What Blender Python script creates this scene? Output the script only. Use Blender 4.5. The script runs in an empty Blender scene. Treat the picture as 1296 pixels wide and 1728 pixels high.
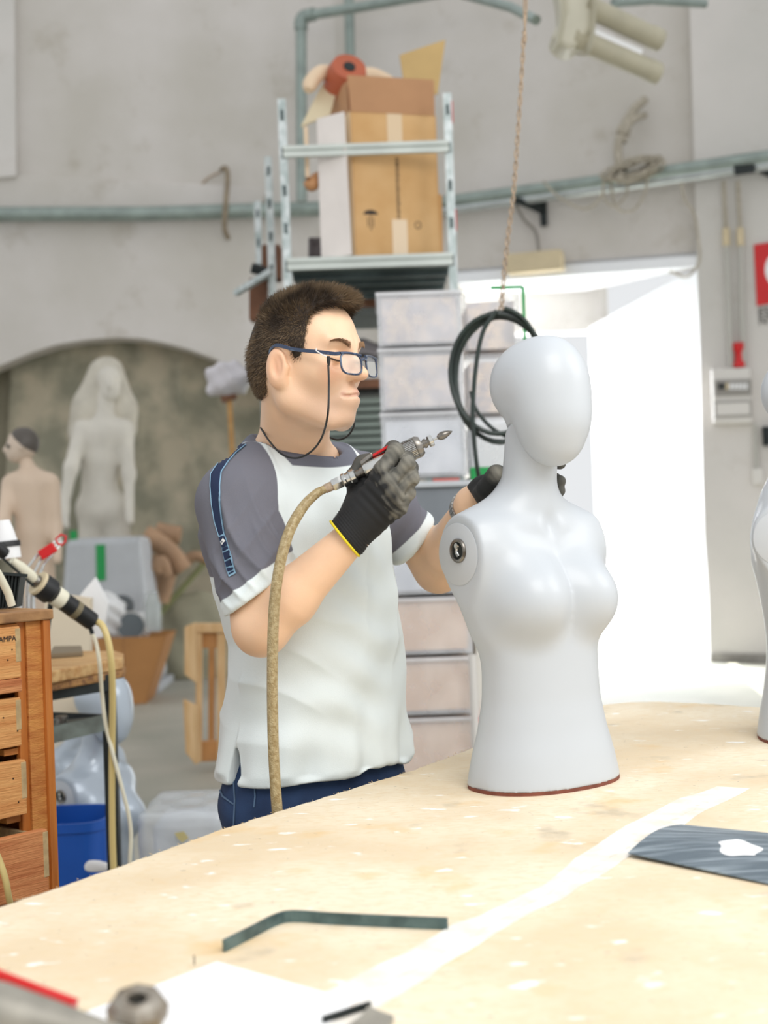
import bpy, bmesh, math, random
import numpy as np
from mathutils import Vector, Matrix
from mathutils.bvhtree import BVHTree

SC = bpy.context.scene
C = SC.collection
R = math.radians

# ---------------------------------------------------------------- camera
CAM_Z, FPX, ROLL = 1.33, 2400.0, R(2.0)
cam = bpy.data.objects.new('camera', bpy.data.cameras.new('camera'))
C.objects.link(cam)
cam.location = (0, 0, CAM_Z)
cam.rotation_mode = 'XYZ'
cam.matrix_world = Matrix.Translation((0, 0, CAM_Z)) @ Matrix.Rotation(ROLL, 4, 'Y') @ Matrix.Rotation(R(90), 4, 'X')
cam.data.sensor_fit = 'VERTICAL'
cam.data.sensor_height = 36
cam.data.sensor_width = 27
cam.data.lens = 50
cam.data.clip_end = 200
cam.data.dof.use_dof = True
cam.data.dof.focus_distance = 2.45
cam.data.dof.aperture_fstop = 4.0
SC.camera = cam

# ---------------------------------------------------------------- daylight
w = bpy.data.worlds.new('sky'); SC.world = w; w.use_nodes = True
bg = w.node_tree.nodes['Background']
bg.inputs[0].default_value = (0.96, 0.98, 1.0, 1)
bg.inputs[1].default_value = 0.72

def area(name, loc, target, size, power, col=(1, 1, 1), sy=None):
    l = bpy.data.lights.new(name, 'AREA'); l.energy = power; l.color = col
    l.shape = 'RECTANGLE'; l.size = size; l.size_y = sy or size
    o = bpy.data.objects.new(name, l); C.objects.link(o); o.location = loc
    o.rotation_euler = (Vector(target) - Vector(loc)).to_track_quat('-Z', 'Y').to_euler()
    return o
# big skylight band over and in front of the bench, and daylight falling in the passage
area('skylight_bench', (1.3, -0.4, 4.4), (0.3, 2.9, 1.1), 2.4, 108, (1.0, 0.985, 0.96))
area('skylight_side', (3.8, 2.2, 3.4), (0.2, 2.5, 1.1), 2.0, 50, (0.98, 0.99, 1.0))
area('daylight_passage', (-0.9, 16.0, 2.8), (2.3, 12.6, 1.4), 2.2, 700, (0.95, 0.97, 1.0))
area('daylight_doorway', (0.2, 15.2, 3.0), (2.9, 10.2, 0.0), 1.6, 1300, (0.93, 0.96, 1.0))

SC.view_settings.view_transform = 'Standard'
SC.view_settings.look = 'None'
SC.view_settings.gamma = 1
SC.view_settings.exposure = 0.25
SC.view_settings.use_curve_mapping = False

# ---------------------------------------------------------------- helpers
CR, SR = math.cos(ROLL), math.sin(ROLL)
def P(px, py, d):
    """world point seen at a pixel of the 1296x1728 frame at depth d"""
    dx = (px - 648) / FPX * d; dy = -(py - 864) / FPX * d
    return Vector((dx * CR + dy * SR, d, CAM_Z - dx * SR + dy * CR))
def Pz(px, py, z):
    """point at a pixel lying on the horizontal plane z"""
    a = P(px, py, 1.0)
    d = (z - CAM_Z) / (a.z - CAM_Z)
    return P(px, py, d)

def lin(c):
    r = []
    for v in c[:3]:
        v = v / 255.0
        r.append(v / 12.92 if v <= .04045 else ((v + .055) / 1.055) ** 2.4)
    return (r[0], r[1], r[2], 1)

def mat(name, col, rough=.6, metal=0., var=.0, scale=6., bump=0., bscale=40., col2=None, stretch=(1, 1, 1),
        coat=0., alpha=1., sss=0., emit=0., detail=3., lo=.35, hi=.65, spec=.5):
    m = bpy.data.materials.new(name); m.use_nodes = True
    nt = m.node_tree; N = nt.nodes; L = nt.links
    b = N['Principled BSDF']
    b.inputs['Roughness'].default_value = rough
    b.inputs['Metallic'].default_value = metal
    b.inputs['Coat Weight'].default_value = coat
    b.inputs['Specular IOR Level'].default_value = spec
    b.inputs['Alpha'].default_value = alpha
    c1 = lin(col); b.inputs['Base Color'].default_value = c1
    if sss:
        b.inputs['Subsurface Weight'].default_value = sss
        b.inputs['Subsurface Radius'].default_value = (.012, .005, .003)
        b.inputs['Subsurface Scale'].default_value = 1.0
    if emit:
        b.inputs['Emission Color'].default_value = c1
        b.inputs['Emission Strength'].default_value = emit
    if var or col2 or bump:
        tc = N.new('ShaderNodeTexCoord'); mp = N.new('ShaderNodeMapping')
        L.new(tc.outputs['Object'], mp.inputs[0]); mp.inputs['Scale'].default_value = stretch
    if var or col2:
        n = N.new('ShaderNodeTexNoise'); n.inputs['Scale'].default_value = scale; n.inputs['Detail'].default_value = detail
        L.new(mp.outputs[0], n.inputs['Vector'])
        r = N.new('ShaderNodeValToRGB'); r.color_ramp.elements[0].position = lo; r.color_ramp.elements[1].position = hi
        if col2: ca, cb = c1, lin(col2)
        else:
            ca = tuple(min(1, x * (1 - var)) for x in c1[:3]) + (1,); cb = tuple(min(1, x * (1 + var)) for x in c1[:3]) + (1,)
        r.color_ramp.elements[0].color = ca; r.color_ramp.elements[1].color = cb
        L.new(n.outputs[0], r.inputs[0]); L.new(r.outputs[0], b.inputs['Base Color'])
    if bump:
        n2 = N.new('ShaderNodeTexNoise'); n2.inputs['Scale'].default_value = bscale; n2.inputs['Detail'].default_value = 4
        L.new(mp.outputs[0], n2.inputs['Vector'])
        bp = N.new('ShaderNodeBump'); bp.inputs['Strength'].default_value = bump; bp.inputs['Distance'].default_value = .01
        L.new(n2.outputs[0], bp.inputs['Height']); L.new(bp.outputs[0], b.inputs['Normal'])
    return m

def wloc(o):
    v = Vector((0, 0, 0))
    while o: v = v + o.location; o = o.parent
    return v

def tag(o, label=None, cat=None, group=None, kind=None):
    if label: o['label'] = label
    if cat: o['category'] = cat
    if group: o['group'] = group
    if kind: o['kind'] = kind
    return o

def thing(name, loc, label, cat, group=None):
    o = bpy.data.objects.new(name, None); C.objects.link(o)
    o.location = loc; o.empty_display_size = .05
    return tag(o, label, cat, group)

class G:
    """collects geometry in world coordinates"""
    def __init__(s): s.v = []; s.f = []; s.m = []
    def add(s, vs, fs, mi=0):
        k = len(s.v); s.v += [tuple(v) for v in vs]
        for f in fs: s.f.append(tuple(i + k for i in f)); s.m.append(mi)
        return s
    def box(s, c, size, rot=None, mi=0):
        hx, hy, hz = [a / 2 for a in size]
        pts = [Vector((x, y, z)) for x in (-hx, hx) for y in (-hy, hy) for z in (-hz, hz)]
        if rot is not None:
            if not isinstance(rot, Matrix): rot = Matrix.Rotation(rot, 3, 'Z')
            pts = [rot @ p for p in pts]
        c = Vector(c); return s.hexa([p + c for p in pts], mi)
    def hexa(s, p, mi=0):
        return s.add(p, [(0, 1, 3, 2), (4, 6, 7, 5), (0, 4, 5, 1), (2, 3, 7, 6), (0, 2, 6, 4), (1, 5, 7, 3)], mi)
    def bar(s, a, b, wx, wy, up=(0, 0, 1), mi=0):
        a = Vector(a); b = Vector(b); d = (b - a).normalized(); u = Vector(up)
        x = d.cross(u)
        if x.length < 1e-4: x = d.cross(Vector((0, 1, 0)))
        x.normalize(); y = x.cross(d).normalized()
        pts = [q + x * (i * wx / 2) + y * (j * wy / 2) for q in (a, b) for i in (-1, 1) for j in (-1, 1)]
        return s.hexa(pts, mi)
    def prism(s, poly, off, mi=0):
        n = len(poly); off = Vector(off)
        vs = [Vector(p) for p in poly] + [Vector(p) + off for p in poly]
        fs = [tuple(range(n - 1, -1, -1)), tuple(range(n, 2 * n))]
        for i in range(n):
            j = (i + 1) % n; fs.append((i, j, n + j, n + i))
        return s.add(vs, fs, mi)
    def tube(s, pts, r, n=10, mi=0, closed=False, flat=1.0):
        pts = [Vector(p) for p in pts]; m = len(pts)
        rs = r if isinstance(r, (list, tuple)) else [r] * m
        vs = []; up = None
        for i, p in enumerate(pts):
            if closed: t = pts[(i + 1) % m] - pts[i - 1]
            else: t = pts[min(i + 1, m - 1)] - pts[max(i - 1, 0)]
            t.normalize()
            if up is None:
                up = Vector((0, 0, 1)) if abs(t.z) < .9 else Vector((0, 1, 0))
            x = t.cross(up).normalized(); up = x.cross(t).normalized()
            for k in range(n):
                a = 2 * math.pi * k / n
                vs.append(p + x * math.cos(a) * rs[i] + up * math.sin(a) * rs[i] * flat)
        fs = []
        for i in range(m if closed else m - 1):
            j = (i + 1) % m
            for k in range(n):
                l = (k + 1) % n; fs.append((i * n + k, i * n + l, j * n + l, j * n + k))
        if not closed:
            fs.append(tuple(range(n - 1, -1, -1))); fs.append(tuple((m - 1) * n + k for k in range(n)))
        return s.add(vs, fs, mi)
    def lathe(s, prof, o, axis=(0, 0, 1), n=24, mi=0, cap=True, sx=1.0):
        o = Vector(o); a = Vector(axis).normalized()
        x = a.cross(Vector((0, 0, 1)))
        if x.length < 1e-3: x = Vector((1, 0, 0))
        x.normalize(); y = a.cross(x)
        vs = []
        for r, t in prof:
            for k in range(n):
                q = 2 * math.pi * k / n
                vs.append(o + a * t + x * math.cos(q) * r * sx + y * math.sin(q) * r)
        fs = []
        for i in range(len(prof) - 1):
            for k in range(n):
                l = (k + 1) % n; fs.append((i * n + k, i * n + l, (i + 1) * n + l, (i + 1) * n + k))
        if cap:
            fs.append(tuple(range(n - 1, -1, -1))); fs.append(tuple((len(prof) - 1) * n + k for k in range(n)))
        return s.add(vs, fs, mi)
    def grid(s, fn, nu, nv, mi=0):
        vs = [fn(i / nu, j / nv) for i in range(nu + 1) for j in range(nv + 1)]
        fs = [(i * (nv + 1) + j, (i + 1) * (nv + 1) + j, (i + 1) * (nv + 1) + j + 1, i * (nv + 1) + j + 1) for i in range(nu) for j in range(nv)]
        return s.add(vs, fs, mi)
    def sheet(s, fn, nu, nv, th, mi=0):
        """closed thin sheet: grid offset by thickness vector th"""
        th = Vector(th); a = [Vector(fn(i / nu, j / nv)) for i in range(nu + 1) for j in range(nv + 1)]
        n = len(a); W = nv + 1
        fs = []
        for i in range(nu):
            for j in range(nv):
                q = (i * W + j, (i + 1) * W + j, (i + 1) * W + j + 1, i * W + j + 1)
                fs.append(q); fs.append(tuple(k + n for k in reversed(q)))
        for i in range(nu):
            for j in (0, nv):
                p, q = i * W + j, (i + 1) * W + j; fs.append((p, q, q + n, p + n))
        for j in range(nv):
            for i in (0, nu):
                p, q = i * W + j, i * W + j + 1; fs.append((p, q, q + n, p + n))
        return s.add(a + [p + th for p in a], fs, mi)

def out(name, g, mats, parent=None, label=None, cat=None, group=None, kind=None, smooth=False, bevel=0., origin=None, angle=None, sub=0):
    v = np.array(g.v, dtype=float)
    if parent is not None:
        base = wloc(parent)
    elif origin is not None: base = Vector(origin)
    else:
        base = Vector(((v[:, 0].min() + v[:, 0].max()) / 2, (v[:, 1].min() + v[:, 1].max()) / 2, v[:, 2].min()))
    me = bpy.data.meshes.new(name)
    me.from_pydata((v - np.array(base)).tolist(), [], g.f)
    for m in (mats if isinstance(mats, (list, tuple)) else [mats]): me.materials.append(m)
    if any(g.m): me.polygons.foreach_set('material_index', g.m)
    me.update()
    bm = bmesh.new(); bm.from_mesh(me); bmesh.ops.recalc_face_normals(bm, faces=bm.faces); bm.to_mesh(me); bm.free()
    if smooth or angle:
        me.polygons.foreach_set('use_smooth', [True] * len(me.polygons))
        me.set_sharp_from_angle(angle=R(angle or 50))
    o = bpy.data.objects.new(name, me); C.objects.link(o)
    if parent is not None: o.parent = parent
    else: o.location = base
    if bevel:
        b = o.modifiers.new('bevel', 'BEVEL'); b.width = bevel; b.segments = 2; b.limit_method = 'ANGLE'
    if sub:
        b = o.modifiers.new('sub', 'SUBSURF'); b.levels = sub; b.render_levels = sub
    return tag(o, label, cat, group, kind)

def copy_tree(o, parent=None):
    c = o.copy(); C.objects.link(c)
    if parent is not None: c.parent = parent
    for ch in [x for x in list(C.objects) if x.parent == o]:
        copy_tree(ch, c)
    return c

def spline(pts, n=12):
    """Catmull-Rom through the points"""
    pts = [Vector(p) for p in pts]; q = [pts[0] * 2 - pts[1]] + pts + [pts[-1] * 2 - pts[-2]]
    r = []
    for i in range(1, len(q) - 2):
        for k in range(n):
            t = k / n; a, b, c, d = q[i - 1:i + 3]
            r.append(.5 * ((2 * b) + (c - a) * t + (2 * a - 5 * b + 4 * c - d) * t * t + (3 * b - a - 3 * c + d) * t ** 3))
    r.append(pts[-1]); return r

# ---------------------------------------------------------------- distance fields for organic bodies
f4 = np.float32
def V3(v): return np.array(v, dtype=f4)
def ell(p, c, r, M=None):
    q = p - V3(c)
    if M is not None: q = q @ M
    r = V3(r); k0 = np.sqrt(((q / r) ** 2).sum(1)); k1 = np.sqrt(((q / (r * r)) ** 2).sum(1))
    return k0 * (k0 - 1) / np.maximum(k1, 1e-6)
def cap(p, a, b, r1, r2=None):
    a = V3(a); b = V3(b); r2 = r1 if r2 is None else r2
    ba = b - a; q = p - a; t = np.clip((q @ ba) / float(ba @ ba), 0, 1)
    return np.sqrt(((q - t[:, None] * ba) ** 2).sum(1)) - (r1 + (r2 - r1) * t)
def smin(a, b, k):
    h = np.maximum(k - np.abs(a - b), 0) / k
    return np.minimum(a, b) - h * h * k * .25
def smax(a, b, k): return -smin(-a, -b, k)
def chain(p, pts, rs, k=.01):
    d = None
    for i in range(len(pts) - 1):
        c = cap(p, pts[i], pts[i + 1], rs[i], rs[i + 1]); d = c if d is None else smin(d, c, k)
    return d

def sdf_mesh(fn, lo, hi, h, sm=1):
    lo = np.array(lo, float); hi = np.array(hi, float)
    nc = np.ceil((hi - lo) / (4 * h)).astype(int); n = nc * 4 + 1
    cx = [lo[i] + 4 * h * np.arange(nc[i] + 1) for i in range(3)]
    cp = np.stack(np.meshgrid(*cx, indexing='ij'), -1).reshape(-1, 3).astype(f4)
    cv = fn(cp).reshape(nc + 1)
    ri = [np.clip((np.arange(n[i]) + 2) // 4, 0, nc[i]) for i in range(3)]
    vals = cv[np.ix_(*ri)].astype(f4)
    near = np.argwhere(np.abs(vals) < 9 * h)
    pts = (lo + near * h).astype(f4)
    res = np.empty(len(pts), f4)
    for s in range(0, len(pts), 400000): res[s:s + 400000] = fn(pts[s:s + 400000])
    vals[near[:, 0], near[:, 1], near[:, 2]] = res
    neg = vals < 0
    c8 = [neg[i:n[0] - 1 + i, j:n[1] - 1 + j, k:n[2] - 1 + k] for i in (0, 1) for j in (0, 1) for k in (0, 1)]
    cnt = sum(c.astype(np.int8) for c in c8)
    act = np.argwhere((cnt > 0) & (cnt < 8))
    idx = np.full(tuple(n - 1), -1, np.int32); idx[act[:, 0], act[:, 1], act[:, 2]] = np.arange(len(act))
    acc = np.zeros((len(act), 3)); num = np.zeros(len(act))
    def val(o): return vals[act[:, 0] + o[0], act[:, 1] + o[1], act[:, 2] + o[2]]
    for ax in range(3):
        o1, o2 = [a for a in range(3) if a != ax]
        for i in (0, 1):
            for j in (0, 1):
                a = [0, 0, 0]; a[o1] = i; a[o2] = j; b = list(a); b[ax] = 1
                va, vb = val(a), val(b); m = (va < 0) != (vb < 0)
                t = va / np.where(m, va - vb, 1)
                pt = np.tile(np.array(a, float), (len(act), 1)); pt[:, ax] += t
                acc += pt * m[:, None]; num += m
    verts = lo + (act + acc / np.maximum(num, 1)[:, None]) * h
    faces = []
    for ax in range(3):
        o1, o2 = [(1, 2), (2, 0), (0, 1)][ax]
        sl0 = [slice(None)] * 3; sl1 = [slice(None)] * 3
        sl0[ax] = slice(0, n[ax] - 1); sl1[ax] = slice(1, n[ax])
        A = neg[tuple(sl0)]; B = neg[tuple(sl1)]
        e = np.argwhere(A != B)
        e = e[(e[:, o1] > 0) & (e[:, o2] > 0) & (e[:, o1] < n[o1] - 1) & (e[:, o2] < n[o2] - 1)]
        s = A[e[:, 0], e[:, 1], e[:, 2]]
        q = []
        for d1, d2 in ((-1, -1), (0, -1), (0, 0), (-1, 0)):
            c = e.copy(); c[:, o1] += d1; c[:, o2] += d2
            q.append(idx[c[:, 0], c[:, 1], c[:, 2]])
        q = np.stack(q, 1); q[~s] = q[~s][:, ::-1]
        faces.append(q)
    F = np.concatenate(faces)
    for _ in range(sm):
        s = np.zeros_like(verts); c = np.zeros(len(verts))
        for a in range(4):
            i, j = F[:, a], F[:, (a + 1) % 4]
            np.add.at(s, i, verts[j]); np.add.at(c, i, 1)
        verts = verts * .4 + s / np.maximum(c, 1)[:, None] * .6
    return verts, F

def normals(v, F):
    n = np.zeros_like(v)
    fn = np.cross(v[F[:, 2]] - v[F[:, 0]], v[F[:, 3]] - v[F[:, 1]])
    for a in range(4): np.add.at(n, F[:, a], fn)
    return n / np.maximum(np.linalg.norm(n, axis=1), 1e-9)[:, None]

def out_np(name, v, F, mats, parent=None, attrs=None, origin=None, label=None, cat=None, group=None, kind=None):
    base = wloc(parent) if parent is not None else Vector(origin if origin is not None else
            ((v[:, 0].min() + v[:, 0].max()) / 2, (v[:, 1].min() + v[:, 1].max()) / 2, v[:, 2].min()))
    me = bpy.data.meshes.new(name); nv = len(v); nf = len(F)
    me.vertices.add(nv); me.vertices.foreach_set('co', (v - np.array(base)).astype(f4).ravel())
    me.loops.add(nf * 4); me.loops.foreach_set('vertex_index', F.astype(np.int32).ravel())
    me.polygons.add(nf); me.polygons.foreach_set('loop_start', np.arange(nf, dtype=np.int32) * 4)
    me.polygons.foreach_set('use_smooth', np.ones(nf, bool))
    me.update(calc_edges=True); me.validate()
    for m in (mats if isinstance(mats, (list, tuple)) else [mats]): me.materials.append(m)
    for k, a in (attrs or {}).items():
        at = me.attributes.new(k, 'FLOAT', 'POINT'); at.data.foreach_set('value', a.astype(f4))
    o = bpy.data.objects.new(name, me); C.objects.link(o)
    if parent is not None: o.parent = parent
    else: o.location = base
    return tag(o, label, cat, group, kind)

def layered(name, base, layers, rough=.8, bump=0., bscale=300., sss=0., var=0., vscale=8., metal=0., coat=0.):
    """material whose colour switches where a mesh attribute passes zero: layers = [(attr, colour, softness)]"""
    m = mat(name, base, rough=rough, bump=bump, bscale=bscale, sss=sss, var=var, scale=vscale, metal=metal, coat=coat)
    nt = m.node_tree; N = nt.nodes; L = nt.links; b = N['Principled BSDF']
    inp = b.inputs['Base Color']
    cur = inp.links[0].from_socket if inp.links else None
    for attr, col, soft in layers:
        a = N.new('ShaderNodeAttribute'); a.attribute_name = attr
        mr = N.new('ShaderNodeMapRange'); mr.inputs[1].default_value = -soft; mr.inputs[2].default_value = soft
        L.new(a.outputs['Fac'], mr.inputs[0])
        mx = N.new('ShaderNodeMix'); mx.data_type = 'RGBA'
        L.new(mr.outputs[0], mx.inputs[0])
        if cur is None: mx.inputs[6].default_value = lin(base)
        else: L.new(cur, mx.inputs[6])
        mx.inputs[7].default_value = lin(col); cur = mx.outputs[2]
    L.new(cur, inp)
    return m
# ---------------------------------------------------------------- materials of the building
def plaster(name, c1, c2, stain, amt=.5):
    m = mat(name, c1, rough=.9, col2=c2, scale=.9, detail=6, bump=.25, bscale=12)
    N = m.node_tree.nodes; L = m.node_tree.links; b = N['Principled BSDF']
    cur = b.inputs['Base Color'].links[0].from_socket
    tc = N.new('ShaderNodeTexCoord'); n = N.new('ShaderNodeTexNoise'); n.inputs['Scale'].default_value = 2.2; n.inputs['Detail'].default_value = 8
    n.inputs['Roughness'].default_value = .7; L.new(tc.outputs['Object'], n.inputs['Vector'])
    r = N.new('ShaderNodeMapRange'); r.inputs[1].default_value = .56; r.inputs[2].default_value = .74; r.inputs[4].default_value = amt
    L.new(n.outputs[0], r.inputs[0])
    mx = N.new('ShaderNodeMix'); mx.data_type = 'RGBA'; L.new(r.outputs[0], mx.inputs[0]); L.new(cur, mx.inputs[6]); mx.inputs[7].default_value = lin(stain)
    L.new(mx.outputs[2], b.inputs['Base Color'])
    return m
M_wall = plaster('wall_plaster', (197, 192, 183), (213, 208, 203), (160, 150, 130))
M_wallr = plaster('wall_plaster_right', (205, 202, 196), (217, 212, 207), (180, 172, 160), .3)
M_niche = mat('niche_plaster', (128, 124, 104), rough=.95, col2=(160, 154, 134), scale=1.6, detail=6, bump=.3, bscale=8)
M_white = mat('white_plaster', (240, 242, 245), rough=.85, var=.02, scale=2)
M_floor = mat('concrete_floor', (150, 150, 138), rough=.55, col2=(176, 172, 160), scale=1.2, detail=6, bump=.1, bscale=20)
M_yard = mat('yard_ground', (225, 226, 228), rough=.8, var=.05, scale=1)
M_zinc = mat('zinc_pipe', (146, 158, 152), rough=.42, metal=.4, var=.12, scale=8)
M_zincl = mat('zinc_pipe_light', (186, 192, 192), rough=.35, metal=.6, var=.1, scale=8)
M_dark = mat('dark_metal', (38, 44, 44), rough=.5, metal=.4, var=.2, scale=20)
M_black = mat('black_plastic', (24, 25, 26), rough=.5, var=.15, scale=30)
M_rope = mat('rope', (170, 150, 128), rough=.9, var=.25, scale=120)
M_card = mat('cardboard', (205, 162, 108), rough=.85, col2=(216, 176, 124), scale=5, detail=4)
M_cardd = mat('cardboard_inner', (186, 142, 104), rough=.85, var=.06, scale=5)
M_paperw = mat('white_paper', (238, 238, 238), rough=.8)
M_ink = mat('black_ink', (50, 44, 42), rough=.8)
M_red = mat('red_paint', (205, 22, 26), rough=.4, var=.05)
M_green = mat('green_tape', (10, 150, 72), rough=.5)
M_steel = mat('bright_steel', (205, 205, 202), rough=.22, metal=1.0, var=.1, scale=40)
M_steeld = mat('worn_steel', (150, 146, 140), rough=.35, metal=.9, col2=(90, 84, 76), scale=60)

# floor, walls
def struct(name, g, m, **k):
    return out(name, g, m, kind='structure', **k)
g = G(); g.box((0, 7, -.05), (20, 18, .1)); struct('floor', g, M_floor)
g = G(); g.box((4, 22, -.06), (20, 12, .08)); struct('floor_yard', g, M_yard)
g = G()
for px in (1010, 1020):
    pass
a, b = Pz(1235, 1120, .004), Pz(1320, 1195, .004)
d = (b - a).normalized(); s = Vector((-d.y, d.x, 0)) * .035
g.prism([a - s, b - s, b + s, a + s], (0, 0, .003)); struct('trim_1', g, mat('yellow_line', (222, 216, 188), rough=.7))

# left wall: plane from A to B with a segmental arched niche
CORN = Vector((-.30, 13.05, 0))
LW = Vector((-6.5, 12.45, 0)); dl = (CORN - LW).normalized(); nl = Vector((dl.y, -dl.x, 0))     # nl points to the room
def LWp(px, py, off=0.):
    """point on the left wall plane seen at the pixel"""
    a = P(px, py, 1.0) - Vector((0, 0, CAM_Z)); o = Vector((0, 0, CAM_Z))
    q = LW + nl * off; t = (q - o).dot(nl) / a.dot(nl); return o + a * t
arch = [LWp(px, py) for px, py in [(-150, 690), (-60, 645), (0, 617), (50, 596), (93, 582), (145, 573), (200, 569), (240, 571), (278, 578), (322, 590), (364, 606), (410, 628), (450, 655), (490, 690)]]
HT = 7.2
bl = Vector((arch[0].x, arch[0].y, 0)); br = Vector((arch[-1].x, arch[-1].y, 0))
def wallblock(g, pts, th=.35): g.prism(pts, -nl * th)
g = G()
wallblock(g, [LW, bl, bl + Vector((0, 0, HT)), LW + Vector((0, 0, HT))])
wallblock(g, [br, CORN, CORN + Vector((0, 0, HT)), br + Vector((0, 0, HT))])
for i in range(len(arch) - 1):
    a, b = arch[i], arch[i + 1]
    wallblock(g, [a, b, Vector((b.x, b.y, HT)), Vector((a.x, a.y, HT))])
wallblock(g, [bl, bl, arch[0], arch[0]]) if False else None
struct('wall_left', g, M_wall)
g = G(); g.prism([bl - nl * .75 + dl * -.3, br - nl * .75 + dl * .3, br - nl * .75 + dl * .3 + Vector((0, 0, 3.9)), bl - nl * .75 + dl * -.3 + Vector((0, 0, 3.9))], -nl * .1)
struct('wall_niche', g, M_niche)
# raised plaster frame (pilaster and band) upper left
g = G()
a = LWp(-150, -60); 
p = [LWp(-420, 342), LWp(30, 302), LWp(24, -420), LWp(-420, -420)]
g.prism(p, nl * .10)
struct('trim_2', g, M_wallr, bevel=.01)
g = G(); g.prism([LWp(-420, 362), LWp(440, 350), LWp(452, 318), LWp(30, 297), LWp(-420, 322)], nl * .05)
struct('trim_3', g, M_wall, bevel=.012)

# right wall with doorway
RW0 = CORN.copy(); RW1 = Vector((7.95, 9.75, 0)); dr = (RW1 - RW0).normalized(); nr = Vector((dr.y, -dr.x, 0))
if nr.y > 0: nr = -nr
def RWp(px, py, off=0.):
    a = P(px, py, 1.0) - Vector((0, 0, CAM_Z)); o = Vector((0, 0, CAM_Z))
    q = RW0 + nr * off; t = (q - o).dot(nr) / a.dot(nr); return o + a * t
dL = RWp(770, 478); dR = RWp(1180, 449)
top = (dL.z + dR.z) / 2
fl = lambda v, z=0.: Vector((v.x, v.y, z))
th = .30
g = G()
g.prism([fl(RW0), fl(dL), fl(dL, HT), fl(RW0, HT)], -nr * th)
g.prism([fl(dL, dL.z), fl(dR, dR.z), fl(dR, HT), fl(dL, HT)], -nr * th)
struct('wall_right', g, M_wall)
# column right of the door, standing a little proud, with a ragged foot
g = G()
rb = RWp(1203, 1110); rr = fl(RW1)
edge = [RWp(1203, 1112), RWp(1200, 1000), RWp(1193, 900), RWp(1189, 760), RWp(1186, 600), RWp(1181, 449), RWp(1174, 200), RWp(1165, -120)]
edge[0] = fl(edge[0])
edge = edge[:-1] + [fl(RWp(1165, -120), HT)]
g.prism(edge + [fl(rr, HT), fl(rr)], nr * .14)
g.prism([fl(RWp(1203, 1112)), fl(rr), fl(rr, HT), fl(RWp(1203, 1112), HT)], -nr * .02)
struct('wall_column', g, M_wallr)
g = G(); a = RWp(1205, 1110); 
g.prism([fl(a) + nr * .14, fl(rr) + nr * .14, fl(rr) + nr * .17, fl(a) + nr * .17], (0, 0, .07)); struct('baseboard_right', g, mat('base_grey', (150, 146, 140), var=.2, rough=.9))
# doorway: white lintel edge, splayed right jamb, inner wall with second opening
g = G(); g.prism([dL + Vector((0, 0, -.01)), dR + Vector((0, 0, -.01)), dR + Vector((0, 0, .085)), dL + Vector((0, 0, .085))], nr * .05)
struct('trim_4', g, M_white, bevel=.005)
inR = Vector((1.93, 13.0, 0)); inL = Vector((-.3, 13.9, 0))
g = G()
jf = fl(dR) + nr * .0
g.prism([jf, inR, inR + Vector((0, 0, 2.95)), jf + Vector((0, 0, dR.z))], (.25, .1, 0))
struct('wall_jamb', g, M_white)
g = G(); g.prism([fl(dL, dL.z), jf + Vector((0, 0, dR.z)), inR + Vector((0, 0, dR.z - .0)), fl(inL, dL.z)], (0, 0, .12)); struct('ceiling_passage', g, M_white)
# inner lintel
il = P(760, 565, 13.2); ir = P(1016, 558, 13.0)
g = G(); g.prism([fl(ir, ir.z), fl(ir, 3.6), fl(il, 3.6), fl(il, il.z)], (0.1, .25, 0)); struct('wall_lintel', g, M_wallr)
a = P(1000, 700, 13.2)
g = G(); g.prism([Vector((a.x, 13.15, 0)), Vector((ir.x + .02, 13.05, 0)), Vector((ir.x + .02, 13.05, ir.z)), Vector((a.x, 13.15, ir.z))], (.05, .2, 0)); struct('door_1', g, M_white)

# door panel left part of passage (a pale wall in the shade)
g = G(); g.prism([fl(dL), fl(inL), fl(inL, dL.z), fl(dL, dL.z)], (-.2, .1, 0)); struct('wall_passage', g, M_white)
# ---------------------------------------------------------------- mannequin torsos
M_mann = mat('mannequin_silver', (190, 195, 200), rough=.42, metal=.0, var=.02, scale=3, coat=.08, spec=.5)
M_mannd = mat('mannequin_grey_lacquer', (176, 186, 196), rough=.3, metal=.15, var=.03, scale=3, coat=.3)
M_cap = mat('mannequin_cap', (196, 200, 204), rough=.5)
M_rim = mat('raw_edge', (120, 66, 50), rough=.8, var=.2, scale=30)
TZ = .86
def interp_prof(p, tab, e=2.2):
    tab = np.array(tab); z = p[:, 2]
    zz = np.linspace(tab[0, 0], tab[-1, 0], 241); w_ = max(3, int(.045 / (zz[1] - zz[0]))) | 1; ker = np.hanning(w_ + 2)[1:-1]; ker /= ker.sum()
    tab = np.stack([zz] + [np.convolve(np.pad(np.interp(zz, tab[:, 0], tab[:, i]), w_ // 2, mode='edge'), ker, 'valid') for i in (1, 2, 3)], 1)
    a, b, cy = [np.interp(z, tab[:, 0], tab[:, i]).astype(f4) for i in (1, 2, 3)]
    x = np.abs(p[:, 0]) / a; y = np.abs(p[:, 1] - cy) / b
    q = (x ** e + y ** e) ** (1 / e)
    return (q - 1) * np.minimum(a, b) * .95
MT = [(-.02, .144, .104, 0), (0, .143, .103, 0), (.05, .132, .095, 0), (.09, .120, .087, .0), (.14, .110, .080, 0), (.19, .108, .078, 0), (.24, .112, .080, .003),
      (.29, .119, .083, .008), (.34, .122, .084, .018), (.39, .118, .074, .028), (.43, .100, .056, .030), (.46, .07, .04, .03)]
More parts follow.
